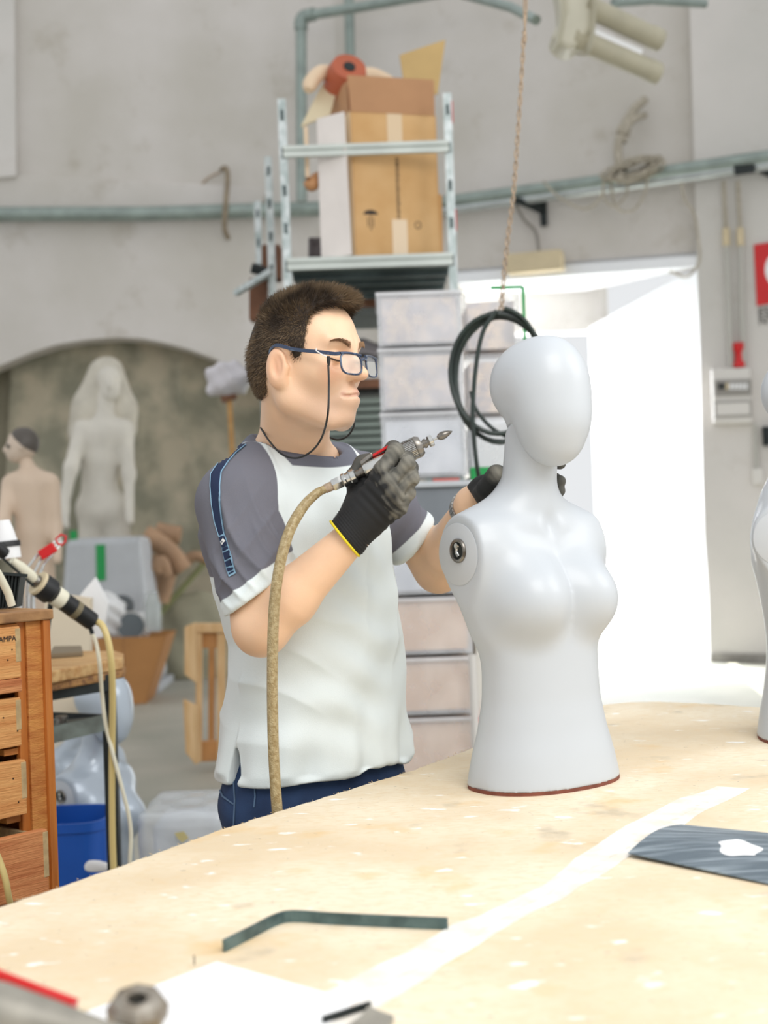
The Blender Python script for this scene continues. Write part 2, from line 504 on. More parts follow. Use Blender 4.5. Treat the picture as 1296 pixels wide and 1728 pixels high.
def mann_body(p):
    d = interp_prof(p, MT)
    d = smax(d, p[:, 2] - .455, .03)
    ax = p.copy(); ax[:, 0] = np.abs(ax[:, 0])
    sh = cap(ax, (.05, .030, .412), (.20, .036, .392), .044, .054)
    sh = smin(sh, cap(ax, (.120, .034, .38), (.088, .018, .28), .042, .028), .04)
    d = smin(d, sh, .05)
    d = smin(d, ell(ax, (.057, -.050, .306), (.058, .060, .058)), .035)
    d = smin(d, cap(ax, (.05, -.025, .33), (.085, .01, .40), .05, .035), .05)
    d = smin(d, cap(p, (0, .024, .43), (0, -.004, .62), .048, .0450), .05)
    d = smin(d, cap(ax, (.015, .03, .470), (.115, .036, .425), .026, .016), .05)
    # clavicles, notch, sternum, navel
    d = smin(d, cap(ax, (.014, -.026, .432), (.12, -.002, .434), .007, .008), .022)
    d = smax(d, -ell(p, (0, -.050, .438), (.010, .012, .012)), .02)
    # flat cuts
    d = smax(d, ax[:, 0] - .141, .004)
    d = np.maximum(d, -p[:, 2])
    # separation to the head
    d = np.maximum(d, (p[:, 2] - .612) + (p[:, 1] + .0) * .55)
    return d
def mann_head(p):
    d = ell(p, (0, -.013, .674), (.0725, .086, .077))
    d = smin(d, ell(p, (0, -.044, .638), (.0625, .056, .097)), .012)
    d = smin(d, cap(p, (0, -.072, .60), (0, -.066, .572), .026, .024), .05)
    d = smin(d, ell(p, (0, -.058, .652), (.054, .045, .085)), .05)
    nk = cap(p, (0, .0, .58), (0, -.005, .62), .045, .045)
    nk = np.maximum(nk, -((p[:, 2] - .616) + p[:, 1] * .55))
    return smin(d, nk, .012)
vb, Fb = sdf_mesh(mann_body, (-.16, -.15, -.02), (.16, .13, .68), .0036, 3)
vh, Fh = sdf_mesh(mann_head, (-.10, -.15, .51), (.10, .10, .79), .0034, 4)
root = thing('mannequin_torso', (0, 0, 0), 'pale grey egghead female mannequin torso standing on the workbench, facing the worker', 'mannequin', 'silver mannequin torsos')
hd = out_np('head', vh, Fh, M_mann, root)
bd = out_np('torso', vb, Fb, M_mann, root)
def fitting(sx, root):
    g = G(); o = Vector((sx * .1412, .036, .391)); ax = Vector((sx, 0, 0))
    g.lathe([(.0, .0), (.051, .0), (.0525, .0012), (.051, .002), (0.0, .002)], o - ax * .0008, ax, 40)
    p = out('arm_cap', g, M_cap, root, smooth=True)
    o2 = o + Vector((0, -.003, .006))
    g = G(); g.lathe([(.0135, .0), (.0205, .001), (.0205, .004), (.0185, .006), (.0150, .005), (.0140, -.001)], o2, ax, 32, cap=False, sx=1.0)
    f = out('fitting_ring', g, M_steeld, p, smooth=True)
    g = G(); g.lathe([(.0, .0022), (.0145, .0022)], o2, ax, 24, cap=False)
    out('recess', g, M_dark, p)
    g = G(); c = o2 + ax * .003
    g.tube([c + Vector((0, -.003, .010)), c + Vector((0, .002, .004)), c + Vector((0, .003, -.003)), c + Vector((0, -.003, -.010))], .0035, 10)
    g.lathe([(.0, 0), (.005, 0), (.005, .003), (.0, .003)], c + Vector((0, .001, .008)), ax, 12)
    out('locking_pin', g, M_steel, p, smooth=True)
fitting(-1, root); fitting(1, root)
g = G(); pr = [(.1430, .103)]
ring = lambda z, s: [Vector((math.copysign(abs(math.cos(t)) ** (2 / 2.2), math.cos(t)) * (.1415 * s), math.copysign(abs(math.sin(t)) ** (2 / 2.2), math.sin(t)) * (.1015 * s), z)) for t in [2 * math.pi * k / 48 for k in range(48)]]
g.prism(ring(-.004, 1), (0, 0, .006)); out('base_rim', g, M_rim, root)
b0 = Pz(919, 1316, TZ); b0.y += .0
for (dx, dz) in ():
    pass
root.location = (b0.x, 2.43, TZ + .004); root.rotation_euler.z = R(35)
root.location.x = P(919, 1330, 2.43).x
m2 = copy_tree(root)
q = P(1368, 1232, 2.80); m2.location = (q.x, 2.80, TZ + .004); m2.rotation_euler.z = R(72)
m2['label'] = 'grey mannequin torso seen in profile at the right edge of the workbench'
# two lacquered torsos on the floor under the small table
def recol(o, m):
    for ch in [x for x in C.objects if x.parent == o]:
        if ch.type == 'MESH' and ch.name.split('.')[0] in ('head', 'torso'):
            me = ch.data.copy(); me.materials.clear(); me.materials.append(m); ch.data = me
m3 = copy_tree(root); recol(m3, M_mannd)
q = P(190, 1480, 4.75); m3.location = (q.x - .03, 4.75, .004); m3.rotation_euler.z = R(62); m3.scale = (1.10,) * 3
m3['label'] = 'grey mannequin torso with egg head on the floor behind the small table leg'
m4 = copy_tree(root); recol(m4, M_mannd)
q = P(135, 1480, 4.95); m4.location = (q.x + .0, 5.15, .004); m4.rotation_euler.z = R(50); m4.scale = (1.10,) * 3
m4['label'] = 'grey mannequin torso on the floor behind the blue bin, left of its twin'
# ---------------------------------------------------------------- the worker
def seg_attr_mat():
    return None
M_skin = layered('skin', (234, 194, 160), [('lip', (190, 112, 102), .0015), ('stubble', (214, 178, 152), .02), ('blush', (226, 166, 134), .02)], rough=.45, bump=.06, bscale=500, sss=.12, var=.05, vscale=14)
M_hair = mat('hair_brown', (66, 53, 41), rough=.8, col2=(48, 38, 30), scale=60)
M_strand = mat('hair_strand', (124, 104, 80), rough=.6, col2=(62, 50, 39), scale=18, lo=.4, hi=.6)
M_shirt = layered('shirt_cotton', (222, 230, 230), [('grey', (108, 108, 117), .0012), ('cuff', (222, 230, 230), .0012), ('collar', (104, 106, 117), .0012)], rough=.92, bump=.12, bscale=700)
M_pants = mat('denim_navy', (38, 62, 98), rough=.9, col2=(26, 46, 78), scale=14, bump=.1, bscale=600)
M_seam = mat('seam_thread', (84, 108, 136), rough=.9)
M_glove = layered('glove_knit', (22, 22, 23), [('coat', (80, 79, 73), .0035), ('worn', (146, 142, 130), .012)], rough=.75, bump=.15, bscale=900)
M_navy = mat('navy_ribbon', (22, 38, 70), rough=.85)
M_lblue = mat('light_blue_piping', (142, 180, 206), rough=.85)
M_wht = mat('white_thread', (236, 236, 236), rough=.8)
M_yel = mat('yellow_hem', (228, 206, 40), rough=.8)
M_shoe = mat('shoe_leather', (40, 38, 38), rough=.6, var=.1)

man = thing('person', (P(532, 1330, 2.62).x, 2.62, 0), 'person in a white and grey T-shirt working a grinder behind the bench', 'person')

# head frame
YAW, PIT, HS = R(28), R(3), 1.06
Fh_ = Vector((math.cos(YAW) * math.cos(PIT), -math.sin(YAW) * math.cos(PIT), -math.sin(PIT)))
Lh_ = Vector((math.sin(YAW), math.cos(YAW), 0))
Uh_ = Fh_.cross(Lh_)
HO = P(506, 626, 2.47)
HM = np.array([list(Fh_), list(Lh_), list(Uh_)], dtype=f4).T     # columns are axes
def tohead(p): return (p - V3(HO)) @ HM / HS
def hw(x, y, z): return HO + (Fh_ * x + Lh_ * y + Uh_ * z) * HS
def mirror(q):
    m = q.copy(); m[:, 1] = np.abs(m[:, 1]); return m
def head_field(q):
    m = mirror(q)
    d = ell(q, (.003, 0, .040), (.085, .073, .084))
    d = smin(d, ell(q, (.040, 0, .045), (.053, .059, .062)), .03)
    d = smin(d, ell(q, (.038, 0, -.028), (.052, .054, .062)), .04)
    d = smin(d, cap(m, (.000, .054, -.020), (.014, .052, -.050), .017, .015), .03)
    d = smin(d, cap(m, (.014, .052, -.050), (.070, .020, -.083), .015, .014), .03)
    d = smin(d, ell(q, (.080, 0, -.076), (.019, .023, .017)), .018)          # chin
    d = smin(d, ell(m, (.062, .038, -.006), (.022, .024, .021)), .03)          # cheekbones
    d = smin(d, cap(m, (.092, .008, .040), (.080, .043, .043), .0085, .007), .018)  # brow
    d = smax(d, -ell(m, (.104, .033, .0175), (.019, .019, .0150)), .016)       # sockets
    d = smin(d, ell(m, (.0785, .032, .0165), (.0145, .0160, .0120)), .004)     # lidded eyes
    for zf in (.070, .080, .090): d = smax(d, -cap(m, (.104, .0, zf), (.088, .045, zf - .006), .0028, .0020), .004)
    d = smax(d, -cap(m, (.093, .018, .005), (.086, .040, .002), .0012, .001), .006)
    d = smin(d, ell(q, (.088, 0, -.046), (.021, .027, .019)), .02)             # muzzle
    d = smin(d, cap(q, (.095, 0, .028), (.112, 0, -.004), .0062, .0085), .014)  # nose bridge
    d = smin(d, ell(q, (.1155, 0, -.0085), (.0115, .0105, .0095)), .010)
    d = smin(d, ell(m, (.1045, .0125, -.0125), (.0110, .0075, .0080)), .006)   # wings
    d = smax(d, -ell(m, (.1085, .0065, -.0195), (.0055, .0034, .0035)), .003)  # nostrils
    d = smin(d, cap(m, (.1045, .0, -.0370), (.092, .0235, -.0410), .0048, .0025), .006)    # upper lip
    d = smin(d, cap(m, (.1025, .0, -.0455), (.092, .020, -.0440), .0052, .003), .006)    # lower lip
    d = smax(d, -cap(m, (.1105, .0, -.0412), (.096, .0265, -.0440), .0026, .0022), .002)
    d = smax(d, -cap(m, (.108, .0175, -.018), (.087, .036, -.046), .0024, .0016), .009)  # nasolabial
    # ear
    m = m - V3((.011, 0, -.002)); e = ell(m, (-.006, .079, .001), (.0190, .0105, .0320))
    e = smin(e, ell(m, (.004, .0745, -.022), (.008, .006, .011)), .008)
    e = smax(e, -ell(m, (.000, .0905, .004), (.0105, .0100, .0205)), .004)
    e = smin(e, cap(m, (-.003, .081, .016), (.002, .080, -.012), .0028, .002), .004)
    e = smin(e, cap(m, (.011, .0755, .002), (.010, .0755, -.006), .0042, .003), .004)
    return smin(d, e, .006)

SHR, ELR, WRR = P(388, 840, 2.46), P(440, 1056, 2.385), P(597, 903, 2.362)
SHL, ELL_, WRL = P(622, 818, 2.73), P(738, 958, 2.79), P(798, 850, 2.585)
NB = P(492, 775, 2.585)      # neck base
PHI = R(45)
FT = Vector((math.cos(PHI), -math.sin(PHI), 0)); LT = Vector((math.sin(PHI), math.cos(PHI), 0))
cz = [.80, .87, 1.10, 1.30, 1.40, 1.47]
cpx = [(532, 1345), (532, 1300), (536, 1085), (496, 900), (500, 800), (494, 745)]
cC = [P(a, b, 2.62 if i < 3 else 2.60) for i, (a, b) in enumerate(cpx)]
cX = [c.x for c in cC]; cY = [2.62, 2.62, 2.62, 2.605, 2.60, 2.60]
def tolocal(p):
    z = p[:, 2]
    dx = p[:, 0] - np.interp(z, cz, cX).astype(f4); dy = p[:, 1] - np.interp(z, cz, cY).astype(f4)
    return np.stack([dx * LT.x + dy * LT.y, -(dx * FT.x + dy * FT.y), z], 1).astype(f4)
TT = [(.70, .175, .135, 0), (.86, .198, .150, 0), (.90, .194, .147, 0), (1.00, .178, .138, 0), (1.10, .172, .134, 0), (1.22, .182, .138, 0), (1.30, .188, .140, .0),
      (1.36, .180, .122, .0), (1.41, .150, .092, .0), (1.45, .10, .07, .0)]
def torso_field(p, off=0.):
    q = tolocal(p); tab = [(z, a - off, b - off, c) for z, a, b, c in TT]
    d = interp_prof(q, tab)
    return smax(d, p[:, 2] - 1.455, .03)
def body_field(p):
    d = cap(p, V3(hw(-.010, 0, -.02)), V3(NB), .056, .060)
    d = smin(d, cap(p, V3(hw(.02, 0, -.06)), V3(NB) + V3((.02, -.01, .03)), .036, .04), .03)
    q = tohead(p)
    d = smin(d, head_field(q) * HS, .022)
    nb = V3(NB)
    t = torso_field(p, .022)
    t = np.maximum(t, .94 - p[:, 2])
    d = smin(d, t, .04)
    d = smin(d, cap(p, nb - V3((0, 0, .0)), V3(SHR) + V3((.01, 0, -.005)), .040, .034), .04)
    d = smin(d, cap(p, nb, V3(SHL) + V3((-.01, 0, -.005)), .040, .034), .04)
    for S, E, W_, r0 in ((SHR, ELR, WRR, .047), (SHL, ELL_, WRL, .045)):
        S, E, W_ = V3(S), V3(E), V3(W_)
        a = cap(p, S, E, r0, .043 if S[0] < 0 and r0 == .047 else .040)
        f = E + (W_ - E) * .30
        b = smin(cap(p, E, f, .041, .0455), cap(p, f, W_, .0455, .028), .02)
        a = smin(a, b, .03)
        a = smin(a, ell(p, E + (E - S) / np.linalg.norm(E - S) * .012 , (.030, .030, .030)), .03)
        d = smin(d, a, .02)
    # hands inside the gloves
    d = smin(d, chain(p, [V3(WRR), V3(P(618, 872, 2.366)), V3(P(634, 850, 2.366))], [.027, .020, .012]), .01)
    d = smin(d, chain(p, [V3(WRL), V3(P(822, 832, 2.56)), V3(P(842, 815, 2.555))], [.030, .026, .018]), .02)
    return d
lo = (P(330, 900, 2.4).x, 2.24, .83); hi = (P(870, 900, 2.55).x, 2.86, 1.80)
vm, Fm = sdf_mesh(body_field, lo, hi, .0026, 1)
q = tohead(vm.astype(f4)); mq = mirror(q)
lipd = np.minimum(cap(mq, (.1045, .0, -.0370), (.094, .0235, -.0410), .0045, .0020), cap(mq, (.1025, .0, -.0455), (.094, .020, -.0440), .0052, .0025))
lip = np.where(q[:, 0] > .06, -lipd + .0014, -.02)
stub = np.where(q[:, 2] < .0, .01 - ell(q, (.06, 0, -.06), (.06, .07, .04)), -.05) * .6 - .006
blush = -np.minimum(np.minimum(ell(mq, (.085, .045, -.008), (.02, .02, .02)), ell(mq, (.005, .082, .004), (.02, .012, .034))), ell(q, (.118, 0, -.01), (.012, .014, .012))) - .012
blush = np.where(vm[:, 2] > 1.45, blush, -.05)
body = out_np('body', vm, Fm, M_skin, man, {'lip': lip, 'stubble': stub, 'blush': blush})

# hair: a close cap plus short bristles
def hair_line(q):
    xs = [-.12, -.060, -.020, -.011, -.004, .022, .027, .030, .046, .050, .054, .064, .078, .12]
    zs = [-.040, -.045, -.035, .00, .034, .036, .030, .010, .012, .040, .084, .096, .103, .106]
    return q[:, 2] - np.interp(q[:, 0] + .12 * np.maximum(0, .07 - np.abs(q[:, 1])) * (q[:, 0] > .05), xs, zs)
def hair_field(p):
    q = tohead(p)
    d = ell(q, (.003, 0, .040), (.084, .071, .084))
    d = smin(d, ell(q, (.040, 0, .045), (.053, .059, .062)), .03)
    d = smin(d, ell(q, (-.036, 0, .0), (.042, .052, .060)), .03)
    d = smin(d, ell(q, (.045, 0, .088), (.050, .052, .037)), .03) - .0035
    d = smin(d, ell(q, (.074, 0, .112), (.022, .042, .0110)), .015)
    hl = hair_line(q)
    return np.maximum(smax(d, -hl, .004), -(ell(q, (-.002, 0, .040), (.080, .064, .075)))) * HS
lo2 = (HO.x - .13, HO.y - .13, HO.z - .08); hi2 = (HO.x + .13, HO.y + .13, HO.z + .16)
vv, FF = sdf_mesh(hair_field, lo2, hi2, .0026, 2)
hair = out_np('hair', vv, FF, M_hair, man, label='short dark brown hair')
rng = np.random.default_rng(4)
nn = normals(vv, FF); fc = vv[FF].mean(1); fn_ = nn[FF].mean(1); qf = tohead(fc.astype(f4))
ok = np.argwhere((ell(qf, (-.002, 0, .040), (.088, .071, .082)) > 0))[:, 0]
def strands(count, wdt, l0, l1, seed, name):
    rng = np.random.default_rng(seed); pick = rng.choice(ok, count)
    base = fc[pick] + rng.normal(0, .0016, (count, 3)); nrm = fn_[pick].copy()
    F3, U3 = np.array(Fh_), np.array(Uh_)
    top = np.clip((qf[pick, 2] - .06) / .05, 0, 1); front = np.clip((qf[pick, 0]) / .06, 0, 1)
    direc = nrm + (U3 * (-.55 + 1.2 * top[:, None])) + F3 * (.9 * top * (.4 + front) - .15)[:, None] + rng.normal(0, .22, (count, 3))
    direc /= np.linalg.norm(direc, axis=1)[:, None]
    ln = (l0 + (l1 - l0) * top) * rng.uniform(.7, 1.15, count)
    side = np.cross(direc, rng.normal(0, 1, (count, 3))); side /= np.linalg.norm(side, axis=1)[:, None]
    base = base - nrm * .002
    mid = base + direc * (ln * .55)[:, None] + nrm * .0006
    tip = base + direc * ln[:, None] - nrm * (ln * .12)[:, None] * (1 - top[:, None])
    v = np.stack([base - side * wdt, base + side * wdt, mid + side * wdt * .7, mid - side * wdt * .7, tip], 1).reshape(-1, 3)
    k = np.arange(count)[:, None] * 5
    g = G(); g.v = [tuple(x) for x in v]
    g.f = [tuple(x) for x in (k + np.array([0, 1, 2, 3])).tolist()] + [tuple(x) for x in (k + np.array([3, 2, 4])).tolist()]
    g.m = [0] * len(g.f)
    base_ = np.array(wloc(man))
    me = bpy.data.meshes.new(name); me.from_pydata((v - base_).tolist(), [], g.f); me.materials.append(M_strand)
    o = bpy.data.objects.new(name, me); C.objects.link(o); o.parent = man; tag(o, kind='stuff')
    return o
strands(30000, .00035, .0085, .0165, 1, 'hair_strands')

# eyebrows, lash line
g = G(); rr_ = random.Random(3)
bvh_body = BVHTree.FromPolygons([tuple(x) for x in vm], [tuple(int(i) for i in f) for f in Fm[::1]])
for s in (-1, 1):
    for k in range(420):
        t = rr_.random(); y = .012 + .038 * t
        z = .0375 + .007 * math.sin(t * 2.4) + rr_.uniform(-.0042, .0042) * (1.2 - t)
        p = bvh_body.ray_cast(hw(.16, s * y, z), -Fh_)
        if p[0] is None: continue
        b = p[0]; d = (Lh_ * s * (.7 + t * .5) + Uh_ * (.5 - t) + p[1] * .25).normalized() * rr_.uniform(.006, .010)
        w_ = Uh_ * .00045
        g.add([b - w_, b + w_, b + d + p[1] * .001], [(0, 1, 2)])
out('eyebrows', g, mat('brow_hair', (150, 116, 84), rough=.8), man, kind='stuff')
g = G()
for s in (-1, 1):
    pts = []
    for k in range(9):
        t = k / 8; y = .019 + .030 * t; z = .0145 - .0035 * math.sin(t * math.pi) + .001 * t
        p = bvh_body.ray_cast(hw(.16, s * y, z), -Fh_)
        if p[0]: pts.append(p[0] + p[1] * .0004)
    if len(pts) > 3: g.tube(pts, [.0005] + [.0015] * (len(pts) - 2) + [.0004], 6)
out('eyelashes', g, M_hair, man, smooth=True)

# T-shirt
SR0, SR1 = V3(P(398, 850, 2.462)), V3(P(440, 1010, 2.40))
SL0, SL1 = V3(P(618, 822, 2.715)), V3(P(698, 915, 2.765))
HNR = V3((P(0, 0, 1) - P(0, 0, 1)) ) if False else None
def imgdir(dx, dy, dd=0.): v = (P(648 + dx, 864 + dy, 2.4 + dd) - P(648, 864, 2.4)); return V3(v.normalized())
nR = imgdir(62, 84, -.0); hR = V3(P(441, 1000, 2.40))      # sleeve hem plane, right
nL = imgdir(80, 75, .02); hL = V3(P(694, 918, 2.765))
def sleeves(p):
    a = cap(p, SR0, SR0 + (SR1 - SR0) * 1.35, .068, .0665)
    a = smax(a, (p - hR) @ nR, .006)
    # opening of the sleeve
    arm = cap(p, V3(SHR) + V3((.012, 0, 0)), V3(ELR), .046, .048)
    a = smax(a, -np.maximum(arm - .006, -((p - hR) @ nR) - .05), .003)
    b = cap(p, SL0, SL0 + (SL1 - SL0) * 1.35, .058, .058)
    b = smax(b, (p - hL) @ nL, .006)
    arm2 = cap(p, V3(SHL), V3(ELL_), .046, .042)
    b = smax(b, -np.maximum(arm2 - .005, -((p - hL) @ nL) - .05), .003)
    return a, b
NT = V3(hw(-.018, 0, -.02)); NBv = V3(NB)
ndir = V3((.06, -.045, -.16)); ndir /= np.linalg.norm(ndir)
def neck_hole(p):
    q = tolocal(p)
    x = q[:, 0] / .075; y = (q[:, 1] + .012) / .078
    return (np.sqrt(x * x + y * y) - 1) * .075
def collar_plane(p):
    # height over the collar rim (drops to the front)
    q = tolocal(p)
    return p[:, 2] - (1.466 + (q[:, 1]) * .34)
def shirt_parts(p):
    t = torso_field(p)
    nb = NBv
    t = smin(t, cap(p, nb + V3((-.02, .0, -.01)), SR0 + V3((.012, 0, .018)), .060, .052), .05)
    t = smin(t, cap(p, nb + V3((.01, .01, -.012)), SL0 + V3((-.012, 0, .012)), .056, .050), .05)
    t = smin(t, cap(p, nb + V3((0, 0, -.05)), nb + V3((0, 0, .012)), .088, .078), .03)
    # hem a little uneven
    q = tolocal(p)
    hem = .868 + .004 * np.sin(q[:, 0] * 40) + .006 * np.sin(q[:, 0] * 17 + 1)
    t = smax(t, hem - p[:, 2], .006)
    # side slit
    slit = np.maximum(np.abs(q[:, 1] + .0) - .003 - .10 * np.maximum(0, .055 - (p[:, 2] - .868)) * 1.5, p[:, 2] - .925)
    slit = np.maximum(slit, -(np.abs(q[:, 0]) - .15))
    t = smax(t, -slit, .003)
    a, b = sleeves(p)
    return t, a, b
def shirt_field(p):
    t, a, b = shirt_parts(p)
    d = smin(smin(t, a, .035), b, .03)
    hole = np.maximum(neck_hole(p), -(p[:, 2] - 1.39))
    d = smax(d, -hole, .004)
    return smax(d, -np.maximum(-collar_plane(p), neck_hole(p) - .03), .004)
lo = (P(318, 900, 2.45).x, 2.28, .855); hi = (P(740, 900, 2.7).x, 2.90, 1.53)
vs, Fs = sdf_mesh(shirt_field, lo, hi, .0034, 2)
ns = normals(vs, Fs); p4 = vs.astype(f4); q = tolocal(p4)
t_, a_, b_ = shirt_parts(p4)
# folds: displace along the normals
z = vs[:, 2]; u = q[:, 0]; v_ = -q[:, 1]
ang = np.arctan2(v_, u)
fold = np.zeros(len(vs))
def ridge(x, s): return np.exp(-np.abs(x) / s)
low = np.clip((1.28 - z) / .25, 0, 1) * np.clip((z - .87) / .1, 0, 1)
fold += .0045 * low * np.sin(z * 78 + 3.2 * np.sin(ang * 1.5) + 1.2 * np.sin(u * 22)) * np.clip(.5 + .6 * np.sin(ang * 2 + 1 + z * 9), 0, 1)
fold += .0035 * low * np.sin(z * 34 + ang * 5 + 1)
rd_ = lambda ph, e=2.: (1 - np.abs(np.sin(ph))) ** e
fold += .0075 * low * rd_(z * 30 + u * 11 + 1.1 * np.sin(u * 18 + z * 8)) * np.clip(.35 + .8 * np.sin(ang * 1.5 + z * 7 + 2), 0, 1)
fold += .0050 * np.clip((1.15 - z) / .2, 0, 1) * rd_(u * 24 - z * 13 + 1.4 * np.sin(z * 22)) * np.clip(.4 + .7 * np.sin(z * 16 + ang), 0, 1)
fold += .0060 * np.clip((z - 1.0) / .1, 0, 1) * np.clip((1.40 - z) / .08, 0, 1) * rd_((u - .02) * 34 - (z - 1.2) * 9) * np.clip((u + .02) / .05, 0, 1) * np.clip(v_ / .05, 0, 1)
hemw = np.clip((1.0 - z) / .12, 0, 1)
fold += .0055 * hemw * np.sin(ang * 9 + z * 10) + .003 * hemw * np.sin(ang * 17 + 2)
chest = np.clip((z - 1.15) / .1, 0, 1) * np.clip((1.42 - z) / .06, 0, 1)
fold += .0035 * chest * np.sin(u * 60 + (z - 1.3) * 40) * np.exp(-((u - .02) / .12) ** 2)
# dragging folds over the right sleeve
ax = (SR1 - SR0) / np.linalg.norm(SR1 - SR0)
sR = (p4 - SR0) @ ax; isR = np.clip((t_ - a_ + .01) / .05, 0, 1)
uu = (p4 - SR0) @ imgdir(1, 0)
w1 = (p4 - SR0) @ imgdir(125, -80); w2 = (p4 - SR0) @ imgdir(80, 125)
rdg = lambda ph, e=2.: (1 - np.abs(np.sin(ph))) ** e
fold += isR * (.0105 * rdg(w1 * 62 + .9 + .7 * np.sin(w2 * 24)) * np.clip((uu + .055) / .05, 0, 1) * np.clip(.55 + .6 * np.sin(w2 * 19 + 1), 0, 1) + (.005 * rdg(w1 * 118 + 2.2 * np.sin(w2 * 17)) * np.clip((w2 - .02) / .06, 0, 1) + .004 * rdg(w2 * 70 + w1 * 30 + 1.3)) * np.clip((uu + .045) / .04, 0, 1))
axl = (SL1 - SL0) / np.linalg.norm(SL1 - SL0); sL = (p4 - SL0) @ axl; isL = np.clip((t_ - b_ + .01) / .02, 0, 1)
fold += isL * .003 * np.sin(sL * 90 + 20 * ((p4 - SL0) @ imgdir(1, 0)))
edge = np.minimum(np.clip((z - .868) / .012, 0, 1), 1) * np.clip(-collar_plane(p4) / .02, 0, 1)
edge *= np.clip(-((p4 - hR) @ nR) / .02, 0, 1) * isR + (1 - isR)
vs = vs + ns * (fold * edge)[:, None]
us = np.interp(z, [1.15, 1.24, 1.30, 1.36, 1.42, 1.48], [.150, .150, .145, .137, .120, .104])
us = np.where(u > 0, us * .98, us)
gseam = np.minimum(np.abs(u) - us, (z - 1.225 - .0 * u) )
grey = np.maximum(gseam, np.maximum(t_ - a_, t_ - b_) - .004)
cuff = np.maximum(np.minimum((p4 - hR) @ nR + .027, t_ - a_ + .03), np.minimum((p4 - hL) @ nL + .023, t_ - b_))
inner = np.minimum(neck_hole(p4) + .0, 0)
col = np.minimum(collar_plane(p4) + .020, .034 - neck_hole(p4))
col = np.where(z > 1.36, col, -.05)
# hem double stitch groove
shirt = out_np('t_shirt', vs, Fs, M_shirt, man, {'grey': grey, 'cuff': cuff, 'collar': col}, label='white T-shirt with grey raglan sleeves and collar')
bvh_shirt = BVHTree.FromPolygons([tuple(x) for x in vs], [tuple(int(i) for i in f) for f in Fs])
camo = Vector((0, 0, CAM_Z))
def hit(bvh, px, py, off=.0015):
    d = (P(px, py, 1) - camo).normalized(); r = bvh.ray_cast(camo, d)
    if r[0] is None: return None, None
    n = r[1] if r[1].dot(d) < 0 else -r[1]
    return r[0] + n * off, n
def ribbon(name, left, right, m, parent, bvh, nlen=30, nw=3, off=.0015, th=.001, **k):
    """strip lying on a surface between two pixel polylines"""
    def ev(pl, t):
        t = t * (len(pl) - 1); i = min(int(t), len(pl) - 2); f = t - i
        return (pl[i][0] * (1 - f) + pl[i + 1][0] * f, pl[i][1] * (1 - f) + pl[i + 1][1] * f)
    rows = []; last = None
    for i in range(nlen + 1):
        a, b = ev(left, i / nlen), ev(right, i / nlen); row = []
        for j in range(nw + 1):
            f = j / nw; p, n = hit(bvh, a[0] * (1 - f) + b[0] * f, a[1] * (1 - f) + b[1] * f, off)
            row.append((p, n))
        rows.append(row)
    g = G(); idx = {}
    for i, row in enumerate(rows):
        for j, (p, n) in enumerate(row):
            if p is not None:
                idx[i, j] = len(g.v); g.v.append(tuple(p)); g.v.append(tuple(p - n * th * 1.4))
    for i in range(nlen):
        for j in range(nw):
            ks = [idx.get(x) for x in ((i, j), (i + 1, j), (i + 1, j + 1), (i, j + 1))]
            if None in ks: continue
            if (Vector(g.v[ks[0]]) - Vector(g.v[ks[2]])).length > .05: continue
            g.f.append(tuple(ks)); g.m.append(0); g.f.append(tuple(x + 1 for x in reversed(ks))); g.m.append(0)
    if not g.f: return None
    return out(name, g, m, parent, smooth=True, **k)
Lp = [(400, 748), (385, 762), (372, 778), (357, 800), (356, 820), (358, 850), (363, 880), (371, 906)]
Rp = [(416, 751), (399, 765), (386, 779), (374, 797), (371, 820), (372, 850), (376, 880), (380, 903)]
ribbon('shoulder_stripe', Lp, Rp, M_navy, shirt, bvh_shirt, 60, 4, .0018)
for pl, s in ((Lp, -1), (Rp, 1)):
    ribbon('piping', [(x - .7, y) for x, y in pl], [(x + .7, y) for x, y in pl], M_lblue, shirt, bvh_shirt, 60, 1, .0026)
A, B = [(371, 905), (386, 974)], [(380, 901), (399, 967)]
pt = ribbon('sleeve_badge', A, B, M_lblue, shirt, bvh_shirt, 20, 3, .0024)
def lerp2(t, f):
    ax_, ay = A[0][0] * (1 - t) + A[1][0] * t, A[0][1] * (1 - t) + A[1][1] * t
    bx, by = B[0][0] * (1 - t) + B[1][0] * t, B[0][1] * (1 - t) + B[1][1] * t
    return (ax_ * (1 - f) + bx * f, ay * (1 - f) + by * f)
for t0, t1 in ((.04, .29), (.31, .38), (.42, .60), (.64, .78), (.82, .88), (.91, .95)):
    ribbon('badge_block', [lerp2(t0, .12), lerp2(t1, .12)], [lerp2(t0, .88), lerp2(t1, .88)], M_navy, shirt, bvh_shirt, 6, 3, .0040)
e0, e1 = lerp2(.16, .5), 3.6
ribbon('emblem', [(e0[0] - .2, e0[1] - 5.5), (e0[0] - 3.2, e0[1]), (e0[0] - .2, e0[1] + 5.5)], [(e0[0] + .2, e0[1] - 5.5), (e0[0] + 3.2, e0[1]), (e0[0] + .2, e0[1] + 5.5)], M_wht, shirt, bvh_shirt, 6, 2, .0050)
ribbon('emblem', [(e0[0] - .1, e0[1] - 1.6), (e0[0] - 1.0, e0[1]), (e0[0] - .1, e0[1] + 1.6)], [(e0[0] + .1, e0[1] - 1.6), (e0[0] + 1.0, e0[1]), (e0[0] + .1, e0[1] + 1.6)], M_navy, shirt, bvh_shirt, 4, 2, .0056)

